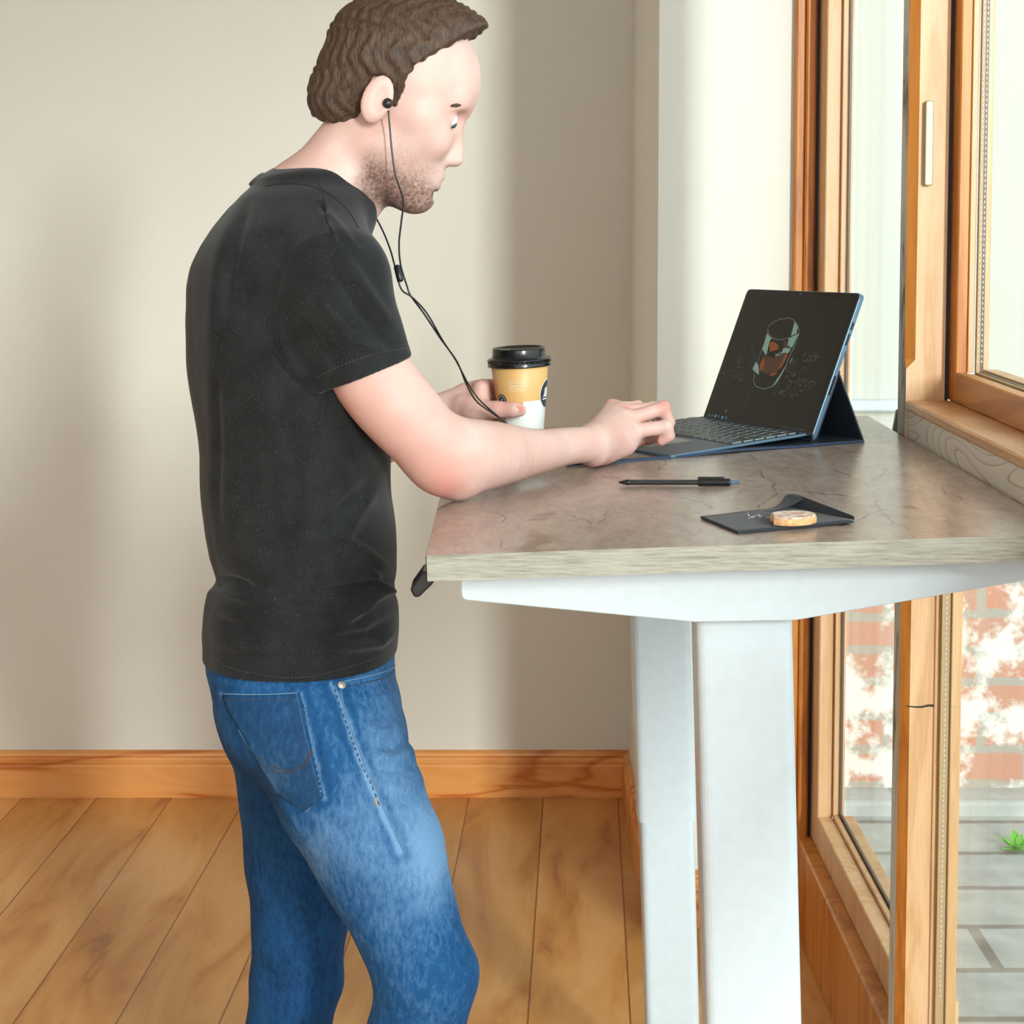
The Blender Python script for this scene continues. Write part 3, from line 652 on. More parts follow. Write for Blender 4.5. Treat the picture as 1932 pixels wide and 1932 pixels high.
for i in range(N+1):
    s=LL*i/N; wob=.0018*max(0,math.sin((s-.10)*20))*(.10<s<.10+PI/20)+.0006*math.sin(s*33)
    z=.0004+max(0,wob)
    c=e0+fd*s; wd_=.289 if s<LL-.215 else max(.007,.289-(s-LL+.215)*14)
    secs.append([bm.verts.new(DM@Vector((*(c+fn*a_).xy,z+h_))) for a_,h_ in ((0,0),(0,.0022),(.0008,.0030),(wd_-.001,.0030),(wd_,.0022),(wd_,0))])
for i in range(N):
    for k in range(6):
        f=bm.faces.new((secs[i][k],secs[i][(k+1)%6],secs[i+1][(k+1)%6],secs[i+1][k])); f.material_index=1 if k in(0,1) else 0
bm.faces.new(secs[0]); bm.faces.new(secs[-1][::-1]); bmesh.ops.recalc_face_normals(bm,faces=bm.faces)
obj('folio_base',bm,[MT['leather'],MT['folio_edge']],lap)
# flap: from tablet back down to the table
pt=SM@Vector((0,.098,-TH)); 
qa=e0+Vector((0,0,.004)); 
T0=dl(SM@Vector((0.001,.112,-TH-.0005))); T1=dl(SM@Vector((W-.001,.112,-TH-.0005)))
Bq=qa.copy(); B1=Bq+wd*(W-.002)
def slab(bm,a,b,c,d,th,mi=0):
    n=(b-a).cross(d-a).normalized()*th
    v=[bm.verts.new(DM@p) for p in (a,b,c,d)]; w=[bm.verts.new(DM@(p+n)) for p in (a,b,c,d)]
    bm.faces.new(v[::-1]); bm.faces.new(w)
    for k in range(4): bm.faces.new((v[k],v[(k+1)%4],w[(k+1)%4],w[k]))
bm=bmesh.new(); slab(bm,T0,T1,B1,Bq,.0028); bmesh.ops.recalc_face_normals(bm,faces=bm.faces); bmesh.ops.bevel(bm,geom=list(bm.edges),offset=.0008,segments=1,affect='EDGES'); obj('stand_flap',bm,MT['leather'],lap)['label']='black folio flap propping the tablet up'
bm=bmesh.new(); slab(bm,dl(SM@Vector((0.001,.002,-TH-.0002))),dl(SM@Vector((W-.001,.002,-TH-.0002))),T1,T0,.0022); bmesh.ops.recalc_face_normals(bm,faces=bm.faces); obj('back_cover',bm,MT['leather'],lap)

# ------------------------------------------------------------------ pen
pa=D(1167,910,.0045); pb=D(1396,910,.0045); ax=(pb-pa); PL=ax.length; ax.normalize()
zz=DN; yy=zz.cross(ax).normalized()
PMx=Matrix(((ax.x,yy.x,zz.x,pa.x),(ax.y,yy.y,zz.y,pa.y),(ax.z,yy.z,zz.z,pa.z),(0,0,0,1)))@Matrix.Rotation(PI/2,4,'Y')
pen=empty('pen',label='black retractable ballpoint pen lying on the desk in front of the laptop',cat='pen'); pen.matrix_basis=Matrix.Translation(pa)
s_=PL/.152
bm=bmesh.new(); lathe(bm,[(0.0006,0),(.0012,.001),(.0020,.004),(.0036,.012),(.0037,.0145)],PMx@Matrix.Scale(s_,4),n=24); obj('tip',bm,MT['black_plastic'],pen)
bm=bmesh.new(); 
prism(bm,rounded([(.0038*math.cos(t*PI/3+.5),.0038*math.sin(t*PI/3+.5)) for t in range(6)],.0014,3),.088*s_,0,M=PMx,z0=.0145*s_); t_=plain('pen_barrel',srgb(40,44,46),.5); MT['barrel']=t_; obj('barrel',bm,t_,pen)
bm=bmesh.new(); prism(bm,rounded([(.0050*math.cos(t*PI/4),.0046*math.sin(t*PI/4)) for t in range(8)],.0012,2),.040*s_,.0008,M=PMx,z0=.1000*s_,seg=2); obj('cap',bm,MT['black_plastic'],pen)
bm=bmesh.new(); box(bm,(-.0072,-.0024,.1000*s_),(-.0030,.0024,.1330*s_),.0014,3,M=PMx); obj('clip',bm,MT['lid_plastic'],pen)
bm=bmesh.new(); lathe(bm,[(.0026,.139),(.0030,.143),(.0022,.145),(.0022,.1505),(.0026,.151),(.0024,.152),(0,.1522)],PMx@Matrix.Scale(s_,4),n=20); obj('button',bm,MT['deck_side'],pen)['label']='grey clear plastic push button'

# ------------------------------------------------------------------ napkin, cookie, crumbs
nap=empty('paper_napkin',label='folded black paper napkin with a raised corner near the front edge of the desk',cat='napkin'); nap.matrix_basis=Matrix.Translation(D(1460,975))
def grid_sheet(bm,fun,nu,nv,th,layers=1):
    for L_ in range(layers):
        g=[[bm.verts.new(DM@(fun(i/nu,j/nv)+Vector((0,0,L_*th)))) for j in range(nv+1)] for i in range(nu+1)]
        g2=[[bm.verts.new(DM@(fun(i/nu,j/nv)+Vector((0,0,L_*th+th*.8)))) for j in range(nv+1)] for i in range(nu+1)]
        for i in range(nu):
            for j in range(nv):
                bm.faces.new((g[i][j],g[i][j+1],g[i+1][j+1],g[i+1][j])).smooth=True; bm.faces.new((g2[i][j],g2[i+1][j],g2[i+1][j+1],g2[i][j+1])).smooth=True
        for i in range(nu):
            bm.faces.new((g[i][0],g[i+1][0],g2[i+1][0],g2[i][0])); bm.faces.new((g[i+1][nv],g[i][nv],g2[i][nv],g2[i+1][nv]))
        for j in range(nv):
            bm.faces.new((g[0][j+1],g[0][j],g2[0][j],g2[0][j+1])); bm.faces.new((g[nu][j],g[nu][j+1],g2[nu][j+1],g2[nu][j]))
nA=dl(D(1322,979)); nB=dl(D(1392,1008)); nC=dl(D(1611,989)); nD=dl(D(1470,962))
for q in (nA,nB,nC,nD): q.z=0
def sheet(u,v):            # v=0 front edge (nB->nC), v=1 back edge (nA->nD); u left to right
    f=nB.lerp(nC,u); b=nA.lerp(nD+(nC-nB)*.25,u)
    p=f.lerp(b,v); p.z=.0006+.0012*(.5+.5*math.sin(u*9+v*4))*u+ .004*math.exp(-((u-.62)/.10)**2)*v*v*0
    return p
bm=bmesh.new(); grid_sheet(bm,sheet,40,14,.0009,3); obj('napkin_base',bm,MT['napkin'],nap)
# raised folded corner, a rolled triangle
tp=dl(D(1500,936,.0)); 
apex=dl(D(1497,962)); apex.z=0
hgt=.026
def flap(u,v):
    # u along the ridge from the tall left end to the low right tip; v across: 0 front foot, 1 over the ridge to the back foot
    L0=dl(D(1466,970)); L0.z=0; Rr=dl(D(1609,986)); Rr.z=0
    h=.0125*(1-u)**1.0+.0035; wdt=.020*(1-u)+.003
    c=(dl(D(1499,964))*(1-u)+Rr*u); c.z=0
    a=v*PI*1.0
    lean_=Vector((-.55,1,0)).normalized()
    p=c-lean_*math.cos(a)*wdt+Vector((0,0,h*math.sin(a)**.8 if 0<a<PI else 0)); p.z+=.0034
    if u<.12: p.x-= (.12-u)*.10*math.sin(a)*0
    return p
bm=bmesh.new(); grid_sheet(bm,flap,34,18,.0011,1)
# foot of the fold sweeping left
def sweep(u,v):
    a=dl(D(1440,972)); a.z=0; b=flap(0,.25+.5*v); p=a.lerp(b,u); 
    base=a.z*(1-u); p.z=.003+(b.z-.003)*(u**2.2); p.y+= .0
    q=dl(D(1440+10*v,972-6*v)); q.z=0
    p.x=q.x*(1-u)+b.x*u; p.y=q.y*(1-u)+b.y*u
    return p
grid_sheet(bm,sweep,16,8,.0011,1)
obj('napkin_fold',bm,MT['napkin'],nap)
ck=empty('cookie',label='half-eaten glazed shortbread cookie lying on the black napkin',cat='cookie'); cc=dl(D(1494,993)); cc.z=.0040; ck.matrix_basis=DM@Matrix.Translation(cc)
def cookie_poly(r,sh=0):
    pts=[]
    for k in range(40):
        a=2*PI*k/40; x=r*math.cos(a); y=r*math.sin(a)*1.0
        lim=-.020+sh
        if x<lim: x=lim+.0022*math.sin(y*520)+.0012*math.sin(y*1300)
        pts.append((x,y))
    return pts
CMx=DM@Matrix.Translation(cc)
bm=bmesh.new(); prism(bm,cookie_poly(.0272),.0078,.0018,M=CMx,z0=0,seg=3); obj('biscuit',bm,MT['cookie'],ck,smooth=True)
bm=bmesh.new(); prism(bm,cookie_poly(.0260,.0006),.0022,.0009,M=CMx,z0=.0074,seg=2); bmesh.ops.triangulate(bm,faces=bm.faces); obj('glaze',bm,MT['glaze'],ck)['label']='white and brown sugar glaze'
rc=random.Random(9); first=None
for i in range(22):
    px=rc.uniform(1408,1462); py=980+rc.gauss(0,3.6)
    q=dl(D(px,py)); q.z=.0042
    if first is None:
        bm=bmesh.new(); bmesh.ops.create_icosphere(bm,subdivisions=1,radius=.0007); me=bpy.data.meshes.new('cookie_crumb'); bm.to_mesh(me); bm.free(); me.materials.append(MT['cup_white']); first=me
    o=bpy.data.objects.new('cookie_crumb',first); link(o); s=rc.uniform(.5,1.3); o.matrix_basis=DM@Matrix.Translation(q)@Matrix.Diagonal((s,s*rc.uniform(.6,1.2),s*.8,1))
    tag(o,'tiny pale cookie crumb scattered on the black napkin left of the cookie','crumb','cookie crumbs on the napkin')

# ------------------------------------------------------------------ coffee cup, held in the left hand
CY_=2.79
ct=P(979,680,CY_); cup=empty('coffee_cup',label='tan and white paper coffee cup with a black lid held in the left hand',cat='cup')
scl=122/(F/CY_)/.092
tiltc=Matrix.Rotation(math.radians(-2.5),4,'Y')
cbz=-.112*scl
CM=Matrix.Translation(P(980,685,CY_))@tiltc@Matrix.Rotation(math.radians(1.0),4,'X')@Matrix.Scale(scl,4)
cup.matrix_basis=CM@Matrix.Translation((0,0,-.102))
RT,RB,HC=.0412,.0300,.102
def cr(z): return RB+(RT-RB)*(z+HC)/HC
bm=bmesh.new(); lathe(bm,[(0,-HC+.006),(RB-.0015,-HC+.006),(RB-.001,-HC),(RB,-HC),(cr(-.05),-.05),(RT,0),(RT-.001,.001),(RT-.002,-.001)],CM,n=96); obj('cup_body',bm,MT['cup_tan'],cup)
bm=bmesh.new(); lathe(bm,[(.0432,-.0035),(.0455,-.0035),(.0458,-.002),(.0446,.0005),(.0444,.0042),(.0460,.0050),(.0458,.0065),(.0440,.0078),(.0405,.0085),(.0392,.0100),(.0388,.0125),(.0383,.0132),(.0380,.0200),(.0376,.0222),(.0360,.0226),(.0346,.0216),(.0335,.0195),(.02,.0192),(0,.0192)],CM,n=96); lid=obj('lid',bm,MT['lid_plastic'],cup)
bm=bmesh.new()
for k in range(40):
    a=2*PI*k/40; M_=CM@Matrix.Rotation(a,4,'Z'); box(bm,(.0442,-.0016,.0008),(.0452,.0016,.0040),.0003,1,M=M_)
obj('lid_rib',bm,MT['black_plastic'],lid)
bm=bmesh.new(); prism(bm,rounded([(-.030,-.012),(-.012,-.016),(-.012,.008),(-.030,.006)],.003,3),.0018,.0006,M=CM,z0=.0190); obj('lid_sip_tab',bm,MT['lid_plastic'],lid)
bm=bmesh.new()
for k in range(9): box(bm,(-.004+k*.0035,-.002+(k%3)*.0012,.0190),(-.0022+k*.0035,.0006+(k%3)*.0012,.01955),.0003,1,M=CM)
obj('lid_embossing',bm,MT['deck_side'],lid)
# wrap a flat print (s = distance round the cup, z = height) on the cone
def wrap(s,z,off=.00025):
    r=cr(z)+off; a=s/.0395-PI/2
    return CM@Vector((r*math.cos(a),r*math.sin(a),z))
def wrap_poly(bm,outline,off=.00025,step=.003,a0=None):
    """fill an axis aligned-ish polygon by scan strips"""
    zs=[p[1] for p in outline]; z0,z1=min(zs),max(zs); n=max(2,int((z1-z0)/step)+1)
    def span(z):
        xs=[]
        for i in range(len(outline)):
            (xa,za),(xb,zb_)=outline[i],outline[(i+1)%len(outline)]
            if (za-z)*(zb_-z)<=0 and za!=zb_: xs.append(xa+(xb-xa)*(z-za)/(zb_-za))
        return (min(xs),max(xs)) if xs else None
    prev=None
    for k in range(n+1):
        z=z0+(z1-z0)*k/n; zz_=min(max(z,z0+1e-6),z1-1e-6); sp=span(zz_)
        if sp is None: prev=None; continue
        m=14; row=[bm.verts.new(wrap(sp[0]+(sp[1]-sp[0])*j/m,z,off)) for j in range(m+1)]
        if prev:
            for j in range(m): bm.faces.new((prev[j],prev[j+1],row[j+1],row[j])).smooth=True
        prev=row
def circ(cx,cz,r,n=40): return [(cx+r*math.cos(2*PI*k/n),cz+r*math.sin(2*PI*k/n)) for k in range(n)]
bm=bmesh.new(); wrap_poly(bm,[(.0035,-HC+.001),(.12,-HC+.001),(.12,-.0515),(.0035,-.0515)],.0002,.004); wrap_poly(bm,[(-.030,-HC+.001),(.0035,-HC+.001),(.0035,-.066),(-.030,-.066)],.0002,.004)
obj('white_panel',bm,MT['cup_white'],cup)['label']='white printed block of the cup'
lc=.0535; lz=-.044
bm=bmesh.new(); wrap_poly(bm,circ(lc,lz,.0215),.0005,.0012); obj('logo_ring',bm,MT['cup_white'],cup)
bm=bmesh.new(); wrap_poly(bm,circ(lc,lz,.0198),.0007,.0012); obj('logo_disc',bm,MT['cup_dark'],cup)['label']='round dark logo'
bm=bmesh.new(); wrap_poly(bm,[(lc-.013,lz-.004),(lc+.012,lz-.004),(lc+.012,lz+.001),(lc+.004,lz+.004),(lc-.002,lz+.011),(lc-.009,lz+.008),(lc-.010,lz+.001)],.0009,.001); wrap_poly(bm,[(lc-.014,lz-.008),(lc+.012,lz-.008),(lc+.012,lz-.006),(lc-.014,lz-.006)],.0009,.001); obj('logo_mark',bm,MT['cup_white'],cup)
bm=bmesh.new(); wrap_poly(bm,circ(-.0335,-.0505,.0098),.0003,.0008); obj('side_badge',bm,MT['cup_dark'],cup)['label']='small dark oval badge'
bm=bmesh.new()
for k in range(24):
    a=2*PI*k/24; b=2*PI*(k+1)/24; r0,r1=.0068,.0075
    bm.faces.new([bm.verts.new(wrap(-.0335+r*math.cos(t),-.0505+r*math.sin(t),.0006)) for r,t in ((r0,a),(r1,a),(r1,b),(r0,b))])
wrap_poly(bm,[(-.0360,-.054),(-.0345,-.054),(-.031,-.047),(-.0325,-.047)],.0006,.001)
obj('badge_mark',bm,MT['print_white'],cup)
bm=bmesh.new()
for k in range(24):
    a=2*PI*k/24; b=2*PI*(k+1)/24
    for cx,cz,r0,r1 in ((-.0345,-.0125,.0046,.0050),):
        bm.faces.new([bm.verts.new(wrap(cx+r*math.cos(t),cz+r*math.sin(t),.0003)) for r,t in ((r0,a),(r1,a),(r1,b),(r0,b))])
wrap_poly(bm,[(-.0185,-.0216),(.0070,-.0216),(.0070,-.0212),(-.0185,-.0212)],.0003,.0003); wrap_poly(bm,[(-.0185,-.0362),(.0070,-.0362),(.0070,-.0358),(-.0185,-.0358)],.0003,.0003)
obj('print_rule',bm,MT['print_white'],cup)
rm=random.Random(4)
for i,(xa,xb) in enumerate(((-.0170,.0046),(-.0185,.0062),(-.0168,.0048))):
    bm=bmesh.new(); x=xa; zc_=-.0248-i*.0041
    while x<xb:
        wl=rm.uniform(.0006,.0013); hl=rm.choice((.0015,.0015,.0022)); 
        wrap_poly(bm,[(x,zc_-.0008),(x+wl,zc_-.0008),(x+wl,zc_-.0008+hl),(x,zc_-.0008+hl)],.0004,.002)
        x+=wl+(.0004 if rm.random()<.82 else .0014)
    obj('print_line',bm,MT['print_white'],cup)
# ------------------------------------------------------------------ the man: implicit surfaces -> one continuous mesh each
f32=np.float32
class Field:
    def __init__(s, lo, hi, h):
        s.lo=np.array(lo,dtype=f32); s.h=f32(h); s.n=np.ceil((np.array(hi)-np.array(lo))/h).astype(int)+1
        s.d=np.full(tuple(s.n), .2, dtype=f32)
    def block(s, a, b, m):
        i0=np.maximum(0,np.floor((np.minimum(a,b)-m-s.lo)/s.h).astype(int)); i1=np.minimum(s.n,np.ceil((np.maximum(a,b)+m-s.lo)/s.h).astype(int)+1)
        sl=tuple(slice(int(p),int(q)) for p,q in zip(i0,i1))
        X=(s.lo[0]+s.h*np.arange(i0[0],i1[0],dtype=f32))[:,None,None]; Y=(s.lo[1]+s.h*np.arange(i0[1],i1[1],dtype=f32))[None,:,None]; Z=(s.lo[2]+s.h*np.arange(i0[2],i1[2],dtype=f32))[None,None,:]
        return sl,X,Y,Z
    def put(s, sl, d, k, op='add'):
        A=s.d[sl]
        if op=='add':
            if k<=0: s.d[sl]=np.minimum(A,d)
            else:
                h=np.maximum(k-np.abs(A-d),0)/k; s.d[sl]=np.minimum(A,d)-h*h*k*.25
        else:
            if k<=0: s.d[sl]=np.maximum(A,-d)
            else:
                h=np.maximum(k-np.abs(A+d),0)/k; s.d[sl]=np.maximum(A,-d)+h*h*k*.25
    def cone(s, a, b, ra, rb, k=.01, op='add', flat=None):
        """tapered capsule; flat=(direction, factor) squashes it along a direction"""
        a=np.array(a,dtype=f32); b=np.array(b,dtype=f32); m=max(ra,rb)*(1.0 if flat is None else max(1,1/flat[1]*1.0))+k+.006
        sl,X,Y,Z=s.block(a,b,m)
        ab=b-a; L2=float(ab@ab)+1e-12; px,py,pz=X-a[0],Y-a[1],Z-a[2]
        t=np.clip((px*ab[0]+py*ab[1]+pz*ab[2])/L2,0,1)
        qx,qy,qz=px-t*ab[0],py-t*ab[1],pz-t*ab[2]
        if flat is not None:
            dr=np.array(flat[0],dtype=f32); dr/=np.linalg.norm(dr); c=(qx*dr[0]+qy*dr[1]+qz*dr[2]); g=(1/flat[1])-1
            qx,qy,qz=qx+c*g*dr[0],qy+c*g*dr[1],qz+c*g*dr[2]
        d=np.sqrt(qx*qx+qy*qy+qz*qz)-(ra+(rb-ra)*t)
        s.put(sl,d.astype(f32),k,op)
    def poly(s, pts, k=.02, res=5, op='add'):
        P_=[np.array(p,dtype=np.float64) for p,_ in pts]; R_=[r for _,r in pts]; n=len(P_)
        C_=[np.append(p,r) for p,r in zip(P_,R_)]; Q=[2*C_[0]-C_[1]]+C_+[2*C_[-1]-C_[-2]]; out=[]
        for i in range(1,n):
            p0,p1,p2,p3=Q[i-1:i+3]
            for j in range(res):
                t=j/res; out.append(.5*(2*p1+(p2-p0)*t+(2*p0-5*p1+4*p2-p3)*t*t+(3*p1-p0-3*p2+p3)*t**3))
        out.append(C_[-1]); A=np.array(out); m=max(R_)*1.1+k+.006
        sl,X,Y,Z=s.block(A[:,:3].min(0).astype(f32),A[:,:3].max(0).astype(f32),m); best=None
        for a,b in zip(A[:-1],A[1:]):
            ab=(b-a)[:3]; L2=ab@ab+1e-12; px,py,pz=X-f32(a[0]),Y-f32(a[1]),Z-f32(a[2])
            t=np.clip((px*f32(ab[0])+py*f32(ab[1])+pz*f32(ab[2]))/f32(L2),0,1); d=np.sqrt((px-t*f32(ab[0]))**2+(py-t*f32(ab[1]))**2+(pz-t*f32(ab[2]))**2)-(f32(a[3])+f32(b[3]-a[3])*t)
            best=d if best is None else np.minimum(best,d)
        s.put(sl,best.astype(f32),k,op)
    def ell(s, c, R, axes=None, k=.01, op='add'):
        c=np.array(c,dtype=f32); R=np.array(R,dtype=f32); m=float(R.max())+k+.006
        sl,X,Y,Z=s.block(c,c,m); px,py,pz=X-c[0],Y-c[1],Z-c[2]
        if axes is None: u,v,w=px,py,pz
        else:
            A=np.array(axes,dtype=f32); u=px*A[0,0]+py*A[0,1]+pz*A[0,2]; v=px*A[1,0]+py*A[1,1]+pz*A[1,2]; w=px*A[2,0]+py*A[2,1]+pz*A[2,2]
        k0=np.sqrt((u/R[0])**2+(v/R[1])**2+(w/R[2])**2); k1=np.sqrt((u/R[0]**2)**2+(v/R[1]**2)**2+(w/R[2]**2)**2)+1e-9
        s.put(sl,(k0*(k0-1)/k1).astype(f32),k,op)
    def loft(s, tab, cy, k=.02, grow=0, pw=2.3, zcap=.01):
        """rows (z, xback, xfront, halfwidth[, cy]) -> vertical body with super-elliptic sections"""
        tab=sorted(tab); z=np.array([r[0] for r in tab]); zs=s.lo[2]+s.h*np.arange(s.n[2])
        zi=np.clip(zs,z[0],z[-1])
        def ip(j):
            v=np.interp(zi,z,[r[j] for r in tab]); w=max(1,int(.008/s.h)); ker=np.ones(2*w+1)/(2*w+1); return np.convolve(np.pad(v,w,'edge'),ker,'valid')
        xb,xf,hw=ip(1)-grow,ip(2)+grow,ip(3)+grow
        i0=max(0,int((z[0]-.03-s.lo[2])/s.h)); i1=min(s.n[2],int((z[-1]+.04-s.lo[2])/s.h)+1)
        X=(s.lo[0]+s.h*np.arange(s.n[0],dtype=f32))[:,None,None]; Y=(s.lo[1]+s.h*np.arange(s.n[1],dtype=f32))[None,:,None]
        sl=(slice(None),slice(None),slice(i0,i1)); c=((xb+xf)/2)[None,None,i0:i1].astype(f32); a=((xf-xb)/2)[None,None,i0:i1].astype(f32); b=hw[None,None,i0:i1].astype(f32)
        u=np.abs(X-c); v=np.abs(Y-cy); kk=((u/a)**pw+(v/b)**pw)**(1/pw)
        g=np.sqrt((u/a**2)**2+(v/b**2)**2)/np.maximum(np.sqrt((u/a)**2+(v/b)**2),1e-6)
        d=(kk-1)/np.maximum(g,1e-3); Z=zs[None,None,i0:i1].astype(f32)
        oz=np.maximum(z[0]-Z, Z-z[-1]); d=np.where(oz>0, np.sqrt(np.maximum(d,0)**2+oz**2)+np.minimum(d,0)*0, np.maximum(d,oz) if zcap else d)
        s.put(sl,d.astype(f32),k)
    def half(s, p, n, k=.0, inside=None):
        """cut away the side of the plane the normal points at, only within inside=(lo,hi)"""
        lo,hi=(s.lo,s.lo+s.h*s.n) if inside is None else inside
        sl,X,Y,Z=s.block(np.array(lo,dtype=f32),np.array(hi,dtype=f32),0); n=np.array(n,dtype=f32); n/=np.linalg.norm(n)
        d=(X-p[0])*n[0]+(Y-p[1])*n[1]+(Z-p[2])*n[2]; A=s.d[sl]; s.d[sl]=np.maximum(A,d)
    def mesh(s, name):
        """surface nets"""
        d=s.d; n=s.n; ins=d<0
        c=np.zeros(tuple(n-1),dtype=np.uint8)
        for i in (0,1):
            for j in (0,1):
                for k in (0,1): c+=ins[i:n[0]-1+i, j:n[1]-1+j, k:n[2]-1+k]
        act=np.argwhere((c>0)&(c<8)); idx=np.full(tuple(n-1),-1,dtype=np.int32); idx[tuple(act.T)]=np.arange(len(act))
        acc=np.zeros((len(act),3),dtype=np.float64); cnt=np.zeros(len(act))
        cor=[(i,j,k) for i in (0,1) for j in (0,1) for k in (0,1)]
        val={q:d[act[:,0]+q[0],act[:,1]+q[1],act[:,2]+q[2]].astype(np.float64) for q in cor}
        for a in cor:
            for ax in range(3):
                if a[ax]==1: continue
                b=list(a); b[ax]=1; b=tuple(b); va,vb=val[a],val[b]; cr_=(va<0)!=(vb<0); t=np.where(cr_,va/np.where(va-vb==0,1,va-vb),0)
                p=np.array(a,dtype=np.float64)[None,:].repeat(len(act),0); p[:,ax]+=t; acc[cr_]+=p[cr_]; cnt[cr_]+=1
        V=(act+acc/np.maximum(cnt,1)[:,None])*float(s.h)+s.lo.astype(np.float64)
        quads=[]
        for ax in range(3):
            o=[0,1,2]; o.remove(ax); u,v=o
            A=np.take(ins,range(0,n[ax]-1),axis=ax); B=np.take(ins,range(1,n[ax]),axis=ax); E=A!=B
            e=np.argwhere(E); ok=(e[:,u]>0)&(e[:,v]>0)&(e[:,u]<n[u]-1)&(e[:,v]<n[v]-1); e=e[ok]; fl=A[tuple(e.T)]
            def g(du,dv):
                q=e.copy(); q[:,u]-=du; q[:,v]-=dv; return idx[tuple(q.T)]
            Q=np.stack([g(1,1),g(0,1),g(0,0),g(1,0)],1)
            if ax==1: fl=~fl
            Q[~fl]=Q[~fl][:,::-1]; quads.append(Q)
        Q=np.concatenate(quads); Q=Q[(Q>=0).all(1)]
        me=bpy.data.meshes.new(name); me.vertices.add(len(V)); me.vertices.foreach_set('co',V.astype(f32).ravel())
        me.loops.add(len(Q)*4); me.loops.foreach_set('vertex_index',Q.astype(np.int32).ravel())
        me.polygons.add(len(Q)); me.polygons.foreach_set('loop_start',np.arange(0,len(Q)*4,4,dtype=np.int32)); me.polygons.foreach_set('use_smooth',np.ones(len(Q),dtype=bool))
        me.update(calc_edges=True); me.validate()
        return me
def verts(me):
    a=np.empty(len(me.vertices)*3,dtype=f32); me.vertices.foreach_get('co',a); return a.reshape(-1,3)
def norms(me):
    a=np.empty(len(me.vertices)*3,dtype=f32); me.vertices.foreach_get('normal',a); return a.reshape(-1,3)
def relax(me,it=1,lam=.5):
    V=verts(me); e=np.empty(len(me.edges)*2,dtype=np.int32); me.edges.foreach_get('vertices',e); e=e.reshape(-1,2)
    for _ in range(it):
        S=np.zeros_like(V); c=np.bincount(e.ravel(),minlength=len(V)).astype(f32)[:,None]
        for q in range(3):
            S[:,q]=np.bincount(e[:,0],weights=V[e[:,1],q],minlength=len(V))+np.bincount(e[:,1],weights=V[e[:,0],q],minlength=len(V))
        V=V+lam*(S/np.maximum(c,1)-V)
    me.vertices.foreach_set('co',V.astype(f32).ravel()); me.update()
def attr(me,name,r,g=None,b=None):
    a=me.color_attributes.new(name,'FLOAT_COLOR','POINT'); N=len(me.vertices); c=np.zeros((N,4),dtype=f32); c[:,3]=1; c[:,0]=r
    if g is not None: c[:,1]=g
    if b is not None: c[:,2]=b
    a.data.foreach_set('color',c.ravel())
def proj_px(V):
    x=V[:,0]; y=V[:,1]; z=V[:,2]-CZ; zc=y*math.cos(PT)-z*math.sin(PT); u=y*math.sin(PT)+z*math.cos(PT); return 966+F*x/zc, CY-F*u/zc
def smoothstep(a,b,x): t=np.clip((x-a)/(b-a),0,1); return t*t*(3-2*t)

YM=2.50; YRS=2.325; YLS=2.675
zof=lambda py,Y=YM: P(966,py,Y).z
xof=lambda px,py,Y=YM: P(px,py,Y).x

# ---- head frame
T=PA(727,200,YM); al=math.radians(21); HF=np.array([math.cos(al),0,-math.sin(al)]); HU=np.array([math.sin(al),0,math.cos(al)]); HS=np.array([0,1.,0])
def H(f,u,s=0): return T+HF*f+HU*u+HS*s
AX=[HF,HU,HS]

# ---- body
B=Field((-.45,2.06,.93),(.40,2.93,1.79),.0026)
torso=[]
for py,xb,xf,hw in ((345,505,668,.066),(365,480,682,.09),(400,445,682,.13),(430,418,684,.16),(460,400,690,.178),(500,382,706,.19),(540,372,716,.195),(600,367,724,.197),(680,370,727,.187),(760,379,727,.177),(850,391,730,.167),(940,397,729,.160),(1000,402,733,.157),(1040,410,736,.155),(1085,420,737,.155),(1120,405,735,.157),(1190,396,737,.160),(1290,404,738,.166)):
    torso.append((zof(py),xof(xb,py),xof(xf,py),hw-.008))
B.loft(torso,YM,.02,grow=-.010)
# neck
B.cone(PA(588,408,YM),PA(694,262,YM),.064,.056,.03)
B.cone(PA(570,380,YM),PA(575,430,YM),.045,.05,.03)
B.cone(PA(700,395,YM),PA(742,330,YM),.010,.012,.02)          # larynx / throat
for sy in (-1,1): B.cone(PA(590,400,YM+sy*.03),PA(620,500,YM+sy*.15),.04,.055,.05)
# skull and face
B.ell(H(.012,.048),(.094,.084,.074),AX,.01)
B.ell(H(.040,-.020),(.058,.082,.060),AX,.02)
for sy in (-1,1):
    B.cone(H(.004,-.052,sy*.046),H(.070,-.094,sy*.020),.019,.018,.022)
    B.cone(H(.050,.0,sy*.050),H(.078,-.020,sy*.034),.016,.014,.02)      # cheek bones
B.cone(H(.080,-.092,-.012),H(.080,-.092,.012),.018,.018,.018)      # chin
B.ell(H(.060,-.075),(.036,.034,.040),AX,.02)
B.cone(H(.084,.036,-.030),H(.084,.036,.030),.014,.014,.015)        # brow
for sy in (-1,1): B.ell(H(.098,.014,sy*.031),(.016,.012,.017),AX,.010,'sub')
for sy in (-1,1): B.ell(H(.080,.013,sy*.031),(.0125,.012,.0125),AX,.004)
B.cone(H(.086,.022),H(.1065,-.030),.0085,.0105,.008)                # nose
for sy in (-1,1): B.cone(H(.094,-.036,sy*.010),H(.102,-.034,sy*.008),.0078,.0075,.006)
B.ell(H(.078,-.060),(.022,.026,.028),AX,.010)
B.cone(H(.090,-.0585,-.018),H(.090,-.0585,.018),.0048,.0048,.006); B.cone(H(.0962,-.0588,-.009),H(.0962,-.0588,.009),.0058,.0058,.004)
